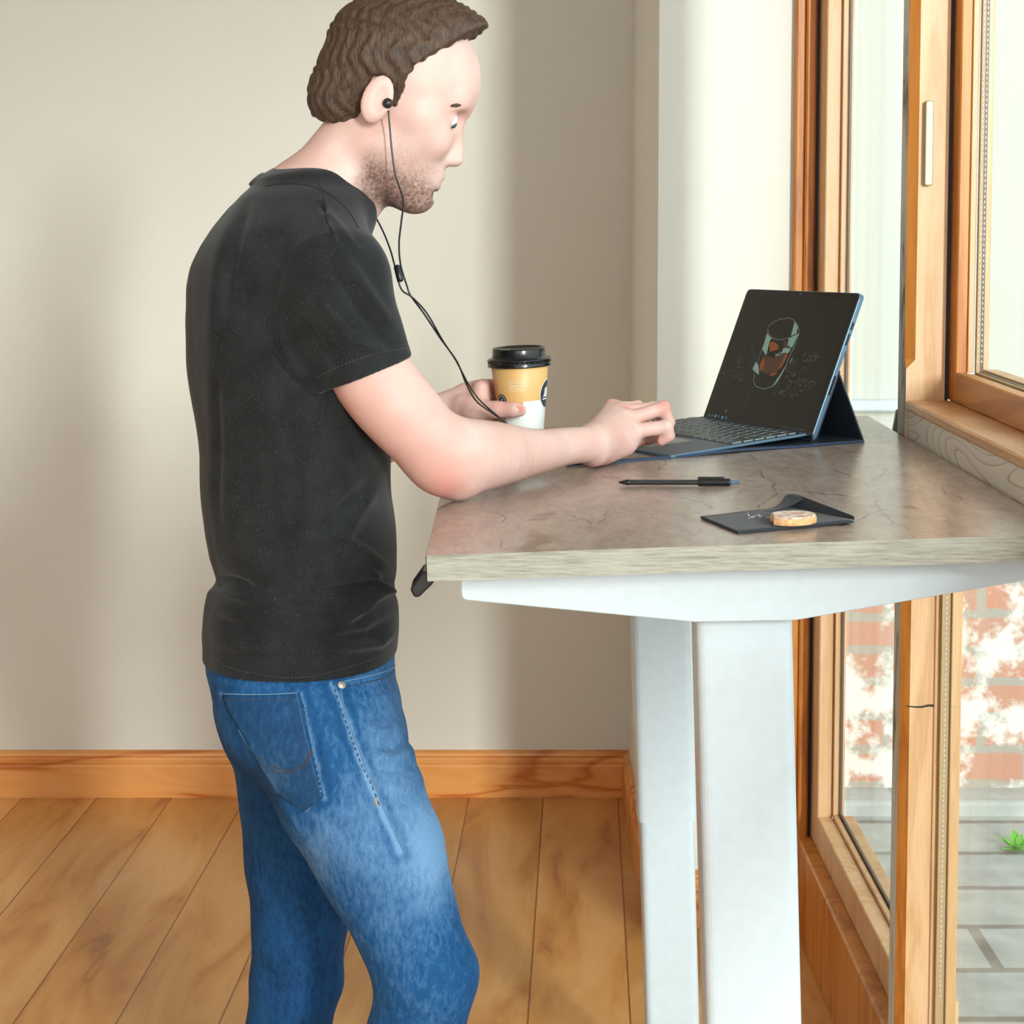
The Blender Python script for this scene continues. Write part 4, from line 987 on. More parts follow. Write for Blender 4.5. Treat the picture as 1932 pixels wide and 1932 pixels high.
B.cone(H(.087,-.0700,-.016),H(.087,-.0700,.016),.0052,.0052,.006); B.cone(H(.0930,-.0712,-.008),H(.0930,-.0712,.008),.0062,.0062,.004); B.cone(H(.0945,-.0835,-.016),H(.0945,-.0835,.016),.0045,.0045,.010,'sub')
B.cone(H(.101,-.0645,-.022),H(.101,-.0645,.022),.0016,.0016,.002,'sub')
for sy in (-1,1):
    B.ell(H(-.006,.002,sy*.079),(.019,.031,.008),AX,.006)
    B.ell(H(-.001,.004,sy*.087),(.009,.019,.006),AX,.004,'sub')
# right arm (towards the camera)
def chain(pts,k=.02,flat=None):
    B.poly(pts,k)
chain([(PA(626,525,2.335),.058),(PA(655,605,2.340),.053),(PA(702,708,2.350),.0500),(PA(764,786,2.372),.0482),(PA(826,850,2.395),.0425)],.02)
chain([(PA(826,855,2.395),.042),(PA(880,860,2.42),.0468),(PA(940,857,2.47),.0405),(PA(1005,853,2.535),.0305),(PA(1062,843,2.60),.0255),(PA(1116,838,2.655),.0245)],.022)
B.cone(PA(840,893,2.392),PA(862,905,2.405),.0255,.024,.022)     # elbow point
# right hand
HN={'i':((1156,772,2.785),(1202,769,2.800),(1214,800,2.800),(1216,829,2.790)),
    'm':((1172,779,2.770),(1232,771,2.785),(1246,800,2.785),(1240,826,2.775)),
    'r':((1184,792,2.752),(1251,770,2.762),(1262,797,2.764),(1254,826,2.758)),
    'p':((1190,814,2.735),(1256,806,2.733),(1262,822,2.735),(1248,832,2.737))}
RR={'i':(.0112,.0096,.0086,.0072),'m':(.0114,.0098,.0088,.0074),'r':(.0112,.0100,.0088,.0072),'p':(.0112,.0100,.0086,.0074)}
wr_=PA(1112,838,2.652)
for kf in 'imrp':
    m=PA(*HN[kf][0]); B.cone(wr_+(m-wr_)*.12,m,.0175,.0125,.014)
B.cone(PA(1120,852,2.665),PA(1178,838,2.725),.0200,.0165,.016)        # outer edge of the palm
B.cone(PA(1132,855,2.69),PA(1196,826,2.745),.0165,.0125,.012)
B.cone(PA(1160,822,2.72),PA(1186,812,2.76),.0165,.0125,.012)
for kf in 'imrp':
    q=[PA(*t) for t in HN[kf]]; r=RR[kf]
    B.cone(q[0],q[1],r[0],r[1],.005); B.cone(q[1],q[2],r[1]*.97,r[2],.0025); B.cone(q[2],q[3],r[2],r[3],.0025)
    B.ell(q[0]+np.array([0,0,.003]),(.0115,.0105,.0105),None,.006); B.ell(q[1]+np.array([.001,0,.001]),(r[1]*1.04,)*3,None,.003)
    w_=wr_+np.array([0,0,.012]); B.cone(w_+(q[0]-w_)*.35+np.array([0,0,.006]),q[0]+np.array([-.004,0,.0085]),.0030,.0036,.007)   # tendon
chain_t=[PA(1150,838,2.79),PA(1190,832,2.80),PA(1226,829,2.782)]
B.cone(PA(1135,838,2.72),chain_t[0],.015,.0125,.012); B.cone(chain_t[0],chain_t[1],.0120,.0100,.006); B.cone(chain_t[1],chain_t[2],.0098,.0078,.003)
# left arm (far side) and the hand round the cup
chain([(PA(626,525,2.665),.060),(PA(650,640,2.69),.052),(PA(668,760,2.72),.045),(PA(690,830,2.75),.040)],.02)
chain([(PA(690,830,2.75),.040),(PA(745,812,2.775),.040),(PA(800,790,2.79),.031),(PA(842,775,2.795),.0240)],.018)
wl=PA(842,775,2.795)
B.cone(wl,PA(880,762,2.800),.0235,.0260,.014,flat=((0,1,.1),.8)); B.cone(PA(875,768,2.775),PA(900,775,2.762),.0190,.0150,.012)   # palm, thenar
B.cone(PA(862,765,2.80),PA(905,745,2.808),.0200,.0165,.014); B.cone(PA(880,745,2.80),PA(908,732,2.812),.0165,.0120,.010)
tp_=[PA(893,773,2.762),PA(938,773,2.747),PA(968,773,2.741),PA(981,774,2.7405)]
B.cone(tp_[0],tp_[1],.0155,.0120,.010); B.cone(tp_[1],tp_[2],.0118,.0112,.004); B.cone(tp_[2],tp_[3],.0112,.0092,.003)
cc_=PA(980,0,CY_); 
def around(ang,z,rad): a=math.radians(ang); return np.array([cc_[0]+rad*math.cos(a), CY_+rad*math.sin(a), z],dtype=f32)
for j,(py,r) in enumerate(((729,.0098),(749,.0100),(769,.0096),(787,.0086))):
    z=zof(py,2.80); pr=[around(198,z,.058),around(160,z,.0545),around(128,z-.001,.0520),around(98,z-.002,.0505),around(74,z-.003,.0500)]
    B.cone(PA(895,py*.5+765*.5,2.805),pr[0],.0140,r+.0015,.010)
    for a_,b_ in zip(pr[:-1],pr[1:]): B.cone(a_,b_,r,r*.95,.003)
bme=B.mesh('body'); del B
relax(bme,2,.45)
V=verts(bme); px,py=proj_px(V)
# keep resting skin just clear of the table top
L_=(np.array(DM.inverted().to_3x3())@V.T).T+np.array(DM.inverted().translation); 
hz=L_[:,2]; inside=(L_[:,0]>XL-.004)&(L_[:,1]>YN)&(L_[:,1]<YF)&(V[:,0]>-.12)
lift=np.where(inside,np.maximum(.0012-hz,0),0); V=V+lift[:,None]*np.array(DN)[None,:]; bme.vertices.foreach_set('co',V.astype(f32).ravel()); bme.update()
def blob(c,r): return np.exp(-(((V-c)**2).sum(1))/(r*r))
fl=.62*blob(PA(843,912,2.37),.024)+.1*blob(PA(850,890,2.37),.05)+.16*blob(PA(760,850,2.34),.05)+.25*blob(PA(640,740,2.33),.04)+.6*blob(PA(1150,756,2.79),.014)+.5*blob(PA(1182,765,2.76),.014)+.7*blob(PA(1258,763,2.75),.013)+.55*blob(PA(1240,836,2.735),.014)+.6*blob(PA(1222,838,2.78),.014)+.4*blob(PA(1135,871,2.67),.02)+.55*blob(PA(905,740,2.79),.03)+.45*blob(PA(950,772,2.74),.02)+.3*blob(PA(1215,790,2.74),.02)
hf=(V-T)@HF; hu=(V-T)@HU
jaw=smoothstep(-.005,-.045,hu+.25*(hf-.02)+.0)*smoothstep(-.02,.012,hf)*(V[:,2]>T[2]-.16)
under=smoothstep(-.075,-.095,hu)*smoothstep(.03,.05,hf)
neckmask=1-smoothstep(-.112,-.135,hu)
beard=np.clip(jaw*(.34+.75*smoothstep(-.045,-.09,hu)),0,1)*neckmask*(1-.8*np.exp(-((hf-.098)**2+(hu+.0645)**2)/.010**2))
beard=beard*smoothstep(-.018,.02,hf)
attr(bme,'flush',np.clip(fl,0,1),np.clip(beard,0,1))
man=empty('person',tuple(PA(600,1500,YM)),'person in charcoal t-shirt and jeans leaning on the desk with a coffee cup','person')
man.location.z=0
body=obj('body',bme,MT['skin'],man)
def eye(sy):
    bm=bmesh.new(); c=Vector(H(.0830,.0125,sy*.031)); bmesh.ops.create_uvsphere(bm,u_segments=24,v_segments=16,radius=.0103,matrix=Matrix.Translation(c)); e=obj('eye',bm,MT['eye'],man,smooth=True)
    bm=bmesh.new(); q=c+Vector(HF*.0060+HU*-.0042); bmesh.ops.create_uvsphere(bm,u_segments=20,v_segments=12,radius=.0055,matrix=Matrix.Translation(q)); obj('iris',bm,MT['iris'],e,smooth=True)
eye(-1); eye(1)
for sy in (-1,1):
    bm=bmesh.new(); tube(bm,spline([tuple(H(.0985,.030,sy*.012)),tuple(H(.099,.035,sy*.025)),tuple(H(.092,.035,sy*.040)),tuple(H(.080,.028,sy*.052))],5),[.0012]+[.0032]*8+[.0028]*5+[.0020,.001],8); obj('eyebrow',bm,MT['hair'],man)
# thumb nail
bm=bmesh.new(); c=Vector(PA(980,772,2.7315)); prism(bm,rounded([(c.x-.0058,c.z-.0048),(c.x+.0058,c.z-.0046),(c.x+.0064,c.z+.0040),(c.x-.0058,c.z+.0048)],.0042,5),.0022,.0006,axis='y',z0=c.y-.0004); obj('thumbnail',bm,MT['nail'],man)

# ---- hair
Hh_=Field(tuple(T-np.array([.16,.12,.10])),tuple(T+np.array([.17,.12,.22])),.003)
Hh_.ell(H(.004,.060),(.104,.090,.083),AX,.01); Hh_.ell(H(.050,.122),(.052,.026,.055),AX,.03); Hh_.ell(H(-.045,.0),(.055,.06,.060),AX,.02)
Hh_.half(H(.082,.07),HF*1.0+HU*-.35)                   # hairline in front
sl,X,Y,Z=Hh_.block(Hh_.lo,Hh_.lo+Hh_.h*Hh_.n,0)
pf=(X-T[0])*HF[0]+(Z-T[2])*HF[2]; pu=(X-T[0])*HU[0]+(Z-T[2])*HU[2]
cut=np.where(pf>.012, .045+(pf-.012)*1.3, np.where(pf>-.022,.030,-.045+(pf+.022)*-.3*0))-pu     # positive = below the hairline
side=np.where((pf>.004)&(pf<.020),-.008-pu,cut)
Hh_.d[sl]=np.maximum(Hh_.d[sl],side.astype(f32)*.7+0*Y)
hm=Hh_.mesh('hair'); relax(hm,3,.5); Vh=verts(hm); Nh=norms(hm)
Vh=Vh+Nh*(.0022*np.sin(Vh[:,0:1]*260+np.sin(Vh[:,2:3]*120)*2)*np.sin(Vh[:,1:2]*310)); hm.vertices.foreach_set('co',Vh.astype(f32).ravel()); hm.update()
obj('hair',hm,MT['hair'],man)

# ---- T-shirt
TS=Field((-.46,2.20,.93),(-.05,2.80,1.56),.0027)
sh=[]
for py,xb,xf,hw in ((345,493,672,.064),(365,466,688,.10),(400,433,684,.142),(430,405,682,.170),(460,388,690,.186),(500,371,708,.196),(540,361,721,.200),(600,357,731,.202),(680,362,735,.194),(760,371,735,.185),(850,383,738,.176),(940,388,737,.170),(1000,392,744,.167),(1040,400,748,.165),(1070,411,749,.164),(1086,415,749,.164),(1100,407,746,.166),(1118,396,741,.167),(1145,390,750,.168),(1190,386,750,.172),(1245,388,748,.177),(1310,402,745,.181)):
    sh.append((zof(py),xof(xb,py),xof(xf,py),hw))
TS.loft(sh,YM,.02)
TS.cone(PA(560,395,YM),PA(625,392,YM),.060,.058,.025)
for sy,Y0 in ((-1,YRS),(1,YLS)):
    TS.cone(PA(585,410,YM+sy*.05),PA(636,520,Y0),.050,.060,.05)
    y1=Y0+.010 if sy<0 else Y0+.015
    TS.cone(PA(637,552,Y0+.005),PA(686,700,y1+.015 if sy<0 else 2.70),.0640,.0600,.022)
    TS.cone(PA(686,700,y1+.015 if sy<0 else 2.70),PA(714,782,y1+.02 if sy<0 else 2.71),.0600,.0600,.004)
# cut the sleeves square at the hem and hollow them
for sy in (-1,1):
    Yh=2.35 if sy<0 else 2.70
    p=PA(688,707,Yh); n=PA(714,782,Yh+.005)-PA(664,632,Yh-.005); n=np.array([.36,0,-.93])
    lo=p-np.array([.085,.085,.03]); hi=p+np.array([.12,.085,.03]); 
    lo2=(p[0]-.078,p[1]-.075,p[2]-.16); hi2=(p[0]+.14,p[1]+.075,p[2]+.06)
    sl,X,Y,Z=TS.block(np.array(lo2,dtype=f32),np.array(hi2,dtype=f32),0)
    d=(X-p[0])*n[0]+(Z-p[2])*n[2]
    # torso stays: only cut what belongs to the sleeve
    zi=Z; tz=np.array([r[0] for r in sorted(sh)]); xfz=np.interp(zi,tz,[r[2] for r in sorted(sh)]); hwz=np.interp(zi,tz,[r[3] for r in sorted(sh)]); xbz=np.interp(zi,tz,[r[1] for r in sorted(sh)])
    c_=(xfz+xbz)/2; a_=(xfz-xbz)/2; tor=(((np.abs(X-c_)/a_)**2.3+(np.abs(Y-YM)/hwz)**2.3)**(1/2.3)-1)*.16
    A=TS.d[sl]; TS.d[sl]=np.maximum(A,np.minimum(d,tor)).astype(f32)
    cav=Field(TS.lo,TS.lo+TS.h*(TS.n-1),TS.h) if False else None
    a0=PA(672,665,Yh-.003); b0_=PA(712,775,Yh+.01); ab=b0_-a0; L2=float(ab@ab); qx,qy,qz=X-a0[0],Y-a0[1],Z-a0[2]; t=np.clip((qx*ab[0]+qy*ab[1]+qz*ab[2])/L2,0,1)
    dc=np.sqrt((qx-t*ab[0])**2+(qy-t*ab[1])**2+(qz-t*ab[2])**2)-(.0540+.0022*t)
    A=TS.d[sl]; TS.d[sl]=np.maximum(A,np.minimum(-dc,tor)).astype(f32)
# hem of the shirt: dips at the side, higher in front
sl,X,Y,Z=TS.block(np.array((-.46,2.2,.93),dtype=f32),np.array((-.05,2.8,1.08),dtype=f32),0)
hx=[xof(a,b) for a,b in ((380,1240),(410,1268),(460,1284),(560,1294),(620,1286),(680,1266),(748,1243),(780,1235))]; hzv=[zof(b) for a,b in ((380,1240),(410,1268),(460,1284),(560,1294),(620,1286),(680,1266),(748,1243),(780,1235))]
hem=np.interp(X,hx,hzv).astype(f32)+.002; TS.d[sl]=np.maximum(TS.d[sl],hem-Z+0*Y)
tme=TS.mesh('t_shirt'); del TS
relax(tme,2,.5)
V=verts(tme); N=norms(tme); px,py=proj_px(V); near=smoothstep(YM+.03,YM-.06,V[:,1])
def seg_d(pts):
    best=np.full(len(px),1e9); tt=np.zeros(len(px)); tot=0; pts=[np.array(p,float) for p in pts]; Ls=[np.linalg.norm(b-a) for a,b in zip(pts[:-1],pts[1:])]; TL=sum(Ls); acc=0
    sg=np.zeros(len(px))
    for a,b,L in zip(pts[:-1],pts[1:],Ls):
        d=b-a; t=np.clip(((px-a[0])*d[0]+(py-a[1])*d[1])/(L*L),0,1); dx=px-a[0]-t*d[0]; dy=py-a[1]-t*d[1]; r=np.hypot(dx,dy); m=r<best; best[m]=r[m]; tt[m]=(acc+t[m]*L)/TL; sg[m]=np.sign((dx*d[1]-dy*d[0])[m]); acc+=L
    return best,tt,sg
disp=np.zeros(len(px))
folds=[ # measured fold lines on the near side: points, width px, height mm
 ([(452,372),(430,430),(415,500),(404,600),(400,700)],26,2.2),([(470,380),(450,440),(436,520),(425,610)],14,-2.2),
 ([(400,700),(398,820),(400,950),(408,1050)],16,1.6),([(412,720),(410,850),(414,980)],9,-1.8),
 ([(640,470),(700,560),(735,610)],16,2.6),([(620,500),(680,590),(730,650)],13,-1.8),([(600,560),(660,640),(745,668)],14,2.0),([(575,600),(610,660),(640,700)],14,-1.8),
 ([(618,420),(626,440),(634,462)],7,3.0),([(606,384),(614,402)],6,-3.2),([(600,380),(640,430),(670,470)],12,1.8),
 ([(745,1108),(700,1128),(660,1165),(630,1180)],11,4.5),([(742,1092),(700,1100),(640,1110),(590,1120)],12,-4.0),([(700,1080),(720,1100),(740,1118)],9,3.5),
 ([(745,1190),(715,1215),(670,1222),(620,1230)],10,3.6),([(748,1160),(700,1195),(640,1205),(580,1212)],12,-3.2),([(640,1010),(690,1040),(735,1075)],12,2.6),([(620,990),(560,1000),(520,1060)],22,-2.0),
 ([(735,880),(690,940),(650,1010),(620,1090)],22,2.6),([(728,900),(672,930),(625,985)],18,-2.4),([(600,820),(650,900),(700,960)],26,2.0),
 ([(416,1090),(440,1096),(480,1110)],10,-3.5),([(398,1120),(430,1120),(480,1135),(540,1130)],14,3.2),([(396,1160),(440,1180),(520,1178)],14,-2.2),([(392,1200),(450,1222),(540,1225)],16,2.2),
 ([(585,1150),(640,1150),(700,1145)],14,2.2),([(560,780),(575,860),(580,950)],20,1.8),([(460,760),(470,900),(470,1010)],26,-1.6),([(500,700),(520,820),(540,960)],24,1.8),
 ([(505,610),(530,690),(575,740)],10,-3.0),([(530,520),(512,570),(508,620),(522,660)],7,-1.6)]
for pts,wd_,hmm in folds:
    r,t,_=seg_d(pts); disp+=2.4*hmm*.001*np.exp(-(r/(wd_*.72))**2)*np.clip(np.sin(np.clip(t,.04,.96)*PI)**.5,0,1)
disp*=near
# gentle folds on the far side and everywhere
disp+=.0014*np.sin(V[:,2]*46+3*np.sin(V[:,0]*14)+V[:,1]*9)*np.sin(V[:,0]*21+V[:,1]*17)
tor_l=smoothstep(0.0,.03,V[:,2]-np.interp(V[:,0],hx,hzv))
V=V+N*disp[:,None]*(.25+.75*tor_l[:,None]); tme.vertices.foreach_set('co',V.astype(f32).ravel()); tme.update(); relax(tme,1,.4)
shirt=obj('t_shirt',tme,MT['jersey'],man)

def bvh_of(me):
    return BVHTree.FromPolygons([v.co for v in me.vertices],[tuple(p.vertices) for p in me.polygons])
def cast(bv,px,py,off=.0004):
    u=(px-966)/F; v=(CY-py)/F; d=Vector((u, math.cos(PT)+v*math.sin(PT), -math.sin(PT)+v*math.cos(PT))).normalized()
    h=bv.ray_cast(Vector((0,0,CZ)),d)
    return (h[0]+h[1]*off,h[1]) if h[0] is not None else (None,None)
def seam(bv,pts,r,mat,parent,name='seam',off=.0002,n=14,dash=0,label=None):
    sp=spline([Vector((a,b,0)) for a,b in pts],n); P3=[]
    for q in sp:
        h,_=cast(bv,q.x,q.y,off)
        if h is not None and (not P3 or ((h-P3[-1]).length<.03 and (h-P3[-1]).length>.0004)): P3.append(h)
    if len(P3)<3: return
    bm=bmesh.new()
    if not dash: tube(bm,P3,r,6)
    else:
        acc=0; cur=[P3[0]]; on=True
        res=[P3[0]]
        for a,b in zip(P3[:-1],P3[1:]):
            m=max(1,int((b-a).length/(dash/3))); res+=[a.lerp(b,k/m) for k in range(1,m+1)]
        i=0
        while i+2<len(res): tube(bm,res[i:i+3],r,5); i+=4
    o=obj(name,bm,mat,parent)
    if label: o['label']=label
    return o
tb=bvh_of(tme); J=MT['jersey_seam']; JT=MT['jersey_thread']
seam(tb,[(628,441),(600,448),(570,464),(545,486),(522,520),(508,556),(504,590),(508,630),(522,665),(545,700),(558,716)],.0010,J,shirt,off=.0001)
seam(tb,[(600,342),(610,368),(614,395),(618,420),(632,442)],.0009,J,shirt,off=-.0002)
seam(tb,[(572,880),(574,960),(576,1040),(574,1110),(571,1200),(569,1290)],.0008,J,shirt,off=-.0002)
seam(tb,[(770,656),(720,664),(670,680),(620,700),(596,714)],.0005,JT,shirt,'hem_stitch',off=.0001,n=30,dash=.0028)
seam(tb,[(396,1232),(430,1258),(500,1274),(570,1278),(640,1264),(700,1245),(746,1226)],.0005,JT,shirt,'hem_stitch',off=.0001,n=40,dash=.0028)
seam(tb,[(500,352),(530,347),(575,349),(610,360),(638,379),(660,402),(676,430)],.0010,J,shirt,off=-.0001)
seam(tb,[(497,357),(530,352),(573,354),(607,365),(634,384),(655,407),(671,434)],.0004,JT,shirt,'collar_stitch',off=.0002,n=30,dash=.0028)
# collar rib
ring=[]
for k in range(48):
    a=2*PI*k/48; s=math.sin(a); c=math.cos(a)          # c=1 front, -1 back
    px_=588+97*c; py_=366+ (40*c if c>0 else 28*c) - 12*abs(s)**2
    p=P(px_,py_,YM+.066*s*1.0); ring.append(p)
bm=bmesh.new(); up_=Vector((.45,0,.89)).normalized(); cen=sum(ring,Vector())/48
rows=[]
for p in ring:
    o_=(p-cen); o_-=up_*o_.dot(up_); o_.normalize()
    rows.append([bm.verts.new(p+o_*dx+up_*dz) for dx,dz in ((-.0005,.008),(.0018,.0085),(.0048,.004),(.0085,-.004),(.0105,-.011),(.009,-.014),(.004,-.010),(-.001,0))])
for i in range(48):
    A=rows[i];B_=rows[(i+1)%48]
    for k in range(8): bm.faces.new((A[k],B_[k],B_[(k+1)%8],A[(k+1)%8])).smooth=True
bmesh.ops.recalc_face_normals(bm,faces=bm.faces); obj('collar',bm,MT['jersey'],shirt)

# ---- jeans
JS=Field((-.48,2.22,.04),(.05,2.84,1.02),.0032)
hp=[]
for py,xb,xf,hw in ((1215,396,744,.156),(1245,393,744,.164),(1290,404,747,.170),(1320,414,754,.173),(1350,430,757,.174),(1378,448,768,.168),(1405,470,772,.150),(1430,495,770,.120)):
    hp.append((zof(py),xof(xb,py),xof(xf,py),hw))
JS.loft(hp,YM,.02,pw=2.2)
def jc(pts,k=.03):
    for (a,ra),(b,rb) in zip(pts[:-1],pts[1:]): JS.cone(a,b,ra,rb,k)
JS.ell(PA(535,1345,2.405),(.078,.075,.075),None,.03); JS.ell(PA(500,1330,2.60),(.070,.075,.075),None,.03)
jc([(PA(612,1385,2.405),.098),(PA(662,1500,2.39),.0835),(PA(716,1608,2.375),.0745),(PA(800,1830,2.35),.062),],.03)
kn_=PA(808,1850,2.35); an=np.array([kn_[0]-.12,2.40,.10],dtype=f32); JS.cone(kn_,an,.060,.054,.02)
jc([(PA(562,1392,2.62),.094),(PA(574,1500,2.64),.083),(PA(572,1610,2.65),.0750),(PA(560,1840,2.66),.062)],.03)
k2=PA(558,1860,2.66); a2=np.array([k2[0]-.06,2.66,.10],dtype=f32); JS.cone(k2,a2,.061,.054,.02)
for a in (an,a2): JS.half((a[0],a[1],.075),(0,0,-1),inside=((a[0]-.09,a[1]-.09,.04),(a[0]+.09,a[1]+.09,.14)))
jme=JS.mesh('jeans'); del JS
relax(jme,2,.5); V=verts(jme); N=norms(jme); px,py=proj_px(V); near=smoothstep(YM+.02,YM-.05,V[:,1])
disp=np.zeros(len(px))
for pts,wd_,hmm in [([(700,1320),(730,1312),(752,1300)],8,2.0),([(660,1440),(640,1460),(600,1465)],10,-1.5),([(750,1345),(720,1352),(680,1352)],7,-2.8),([(762,1366),(725,1380),(685,1375)],9,2.6),([(776,1395),(735,1412),(695,1405)],8,-2.6),([(782,1415),(745,1430),(700,1430)],10,2.8),([(790,1440),(750,1455),(712,1448)],7,-2.6),([(797,1470),(760,1490),(720,1480)],9,2.4),([(800,1500),(765,1515),(730,1505)],8,-1.8),([(640,1310),(660,1400),(690,1470),(720,1540),(750,1607)],5,-1.6),([(650,1300),(672,1395),(702,1465),(732,1535)],5,1.4),
   ([(440,1350),(487,1433),(523,1493),(546,1537),(591,1608)],8,1.5),([(600,1520),(640,1540),(690,1545)],12,1.6)]:
    r,t,_=seg_d(pts); disp+=1.5*hmm*.001*np.exp(-(r/(wd_*.9))**2)*np.clip(np.sin(np.clip(t,.03,.97)*PI)**.5,0,1)
disp*=near; disp+=.0009*np.sin(V[:,2]*70+2*np.sin(V[:,0]*30)+V[:,1]*11)*np.sin(V[:,0]*33+V[:,1]*20)
V=V+N*disp[:,None]; jme.vertices.foreach_set('co',V.astype(f32).ravel()); jme.update(); relax(jme,1,.4)
# worn fade: front of the thighs, fold crests, seat
r1,_,_=seg_d([(770,1500),(800,1600)]); 
fade=.9*np.exp(-((px-815)/55)**2-((py-1600)/110)**2)+.45*np.exp(-((px-735)/60)**2-((py-1480)/190)**2)+.35*np.exp(-((px-620)/70)**2-((py-1600)/70)**2)-.25*np.exp(-((px-505)/70)**2-((py-1470)/80)**2)
for e_ in ([(625,1290),(645,1330),(668,1400),(694,1470),(716,1520),(755,1607)],[(418,1310),(455,1372),(523,1492)],[(565,1310),(592,1420),(610,1505)]):
    r,t,_=seg_d(e_); fade+=.5*np.exp(-(r/5)**2)-.2*np.exp(-((r-14)/8)**2)
fade=np.where(V[:,1]>2.53,-.35+.5*np.exp(-((px-480)/14)**2)*0,fade)
attr(jme,'fade',np.clip(fade+.24,0,1.2))
jeans=obj('jeans',jme,MT['denim'],man)
jb=bvh_of(jme)
# back pocket patch
pk=[(420,1309),(500,1311),(566,1308),(571,1325),(580,1372),(592,1425),(604,1470),(612,1503),(592,1520),(575,1529),(548,1512),(522,1492),(488,1436),(455,1378),(430,1335)]
def patch_on(bv,outline,off,mat,parent,name,step=6,label=None):
    xs=[p[0] for p in outline]; ys=[p[1] for p in outline]; bm=bmesh.new(); prev=None; y=min(ys); n=int((max(ys)-min(ys))/step)
    for k in range(n+1):
        y=min(ys)+(max(ys)-min(ys))*min(max(k/n,1e-4),1-1e-4); X=[]
        for i in range(len(outline)):
            (xa,ya),(xb_,yb_)=outline[i],outline[(i+1)%len(outline)]
            if (ya-y)*(yb_-y)<=0 and ya!=yb_: X.append(xa+(xb_-xa)*(y-ya)/(yb_-ya))
        if len(X)<2: prev=None; continue
        m=22; row=[]
        for j in range(m+1):
            h,_=cast(bv,min(X)+(max(X)-min(X))*j/m,y,off); row.append(h)
        if any(h is None for h in row):
            good=[h for h in row if h is not None]
            if len(good)<2: prev=None; continue
            row=[h if h is not None else good[0] for h in row]
        row=[bm.verts.new(h) for h in row]
        if prev:
            for j in range(m): bm.faces.new((prev[j],prev[j+1],row[j+1],row[j])).smooth=True
        prev=row
    o=obj(name,bm,mat,parent)
    md=o.modifiers.new('thick','SOLIDIFY'); md.thickness=.0014; md.offset=-1
    if label: o['label']=label
    return o
pkt=patch_on(jb,pk,.0020,MT['denim_dark'],jeans,'back_pocket',5,'dark blue back pocket')
dg=bpy.context.evaluated_depsgraph_get(); pme=bpy.data.meshes.new_from_object(pkt.evaluated_get(dg)); attr(pme,'fade',.18+.35*np.exp(-((proj_px(verts(pme))[0]-500)/40)**2-((proj_px(verts(pme))[1]-1480)/50)**2)); pkt.modifiers.clear(); pkt.data=pme
pb_=bvh_of(jme)
TH_=MT['thread']; OF=.0032
seam(jb,[(422,1320),(500,1323),(545,1321),(562,1318)],.0006,TH_,pkt,'stitch',off=OF,dash=.003)
seam(jb,[(552,1322),(566,1380),(576,1425),(588,1470),(597,1500)],.0006,TH_,pkt,'stitch',off=OF,dash=.003)
seam(jb,[(560,1311),(574,1375),(586,1425),(600,1478),(607,1502)],.0011,MT['denim_edge'],pkt,'pocket_edge',off=OF-.0008)
seam(jb,[(424,1309),(500,1311),(563,1308)],.0010,MT['denim_edge'],pkt,'pocket_edge',off=OF-.0008)
seam(jb,[(608,1503),(592,1519),(575,1528),(548,1510),(524,1491),(488,1434),(452,1376)],.0007,MT['denim_edge'],pkt,'pocket_edge',off=OF-.0008)
seam(jb,[(598,1496),(574,1518),(535,1494)],.0006,TH_,pkt,'stitch',off=OF,dash=.003)
seam(jb,[(575,1330),(583,1375),(592,1420),(602,1465),(608,1498)],.0011,MT['denim_edge'],pkt,'puckered_edge',off=OF,dash=.009)
seam(jb,[(483,1420),(500,1440),(522,1452),(545,1456),(570,1447),(584,1428),(590,1410)],.0008,TH_,pkt,'arc_stitch',off=OF)
seam(jb,[(514,1440),(535,1450),(555,1448),(575,1436),(588,1414)],.0007,TH_,pkt,'arc_stitch',off=OF)
seam(jb,[(628,1288),(640,1330),(655,1370),(668,1405),(682,1442),(700,1478),(718,1525)],.0007,TH_,jeans,'seam_stitch',off=.0003,dash=.004)
seam(jb,[(643,1300),(650,1340),(664,1380),(677,1412),(690,1448),(706,1478),(722,1520),(740,1560),(762,1607)],.0009,MT['denim_edge'],jeans,'side_seam',off=.0002)
seam(jb,[(650,1296),(690,1288),(728,1278),(746,1262)],.0007,TH_,jeans,'pocket_stitch',off=.0004,dash=.003)
seam(jb,[(648,1286),(690,1277),(728,1266),(747,1254)],.0010,MT['denim_edge'],jeans,'front_pocket_edge',off=.0004)
seam(jb,[(707,1505),(709,1514),(712,1521)],.0012,MT['thread_gold'],jeans,'bar_tack',off=.0006,n=4)
h,nn=cast(jb,644,1293,0)
if h is not None:
    M_=Matrix.Translation(h)@nn.to_track_quat('Z','Y').to_matrix().to_4x4(); bm=bmesh.new(); lathe(bm,[(.0048,0),(.0050,.0012),(.0042,.0020),(.0026,.0016),(.0020,.0022),(0,.0026)],M_,24); obj('rivet',bm,MT['rivet'],jeans)['label']='copper pocket rivet'
# shoes
for a,nm in ((an,'shoe'),(a2,'shoe')):
    S_=Field((a[0]-.11,a[1]-.07,-.004),(a[0]+.25,a[1]+.07,.15),.004)
    S_.cone((a[0]-.02,a[1],.045),(a[0]+.09,a[1],.040),.040,.040,.02); S_.cone((a[0]+.09,a[1],.038),(a[0]+.16,a[1],.030),.040,.030,.02); S_.cone((a[0],a[1],.05),(a[0],a[1],.10),.042,.044,.02)
    S_.half((0,0,.006),(0,0,-1)); me=S_.mesh('shoe'); relax(me,2); so=obj('shoe',me,MT['shoe'],man)
    bm=bmesh.new(); prism(bm,rounded([(a[0]-.06,a[1]-.036),(a[0]+.12,a[1]-.042),(a[0]+.19,a[1]-.022),(a[0]+.19,a[1]+.022),(a[0]+.12,a[1]+.042),(a[0]-.06,a[1]+.036)],.03,6),.020,.003,z0=0); obj('sole',bm,MT['sole'],so)

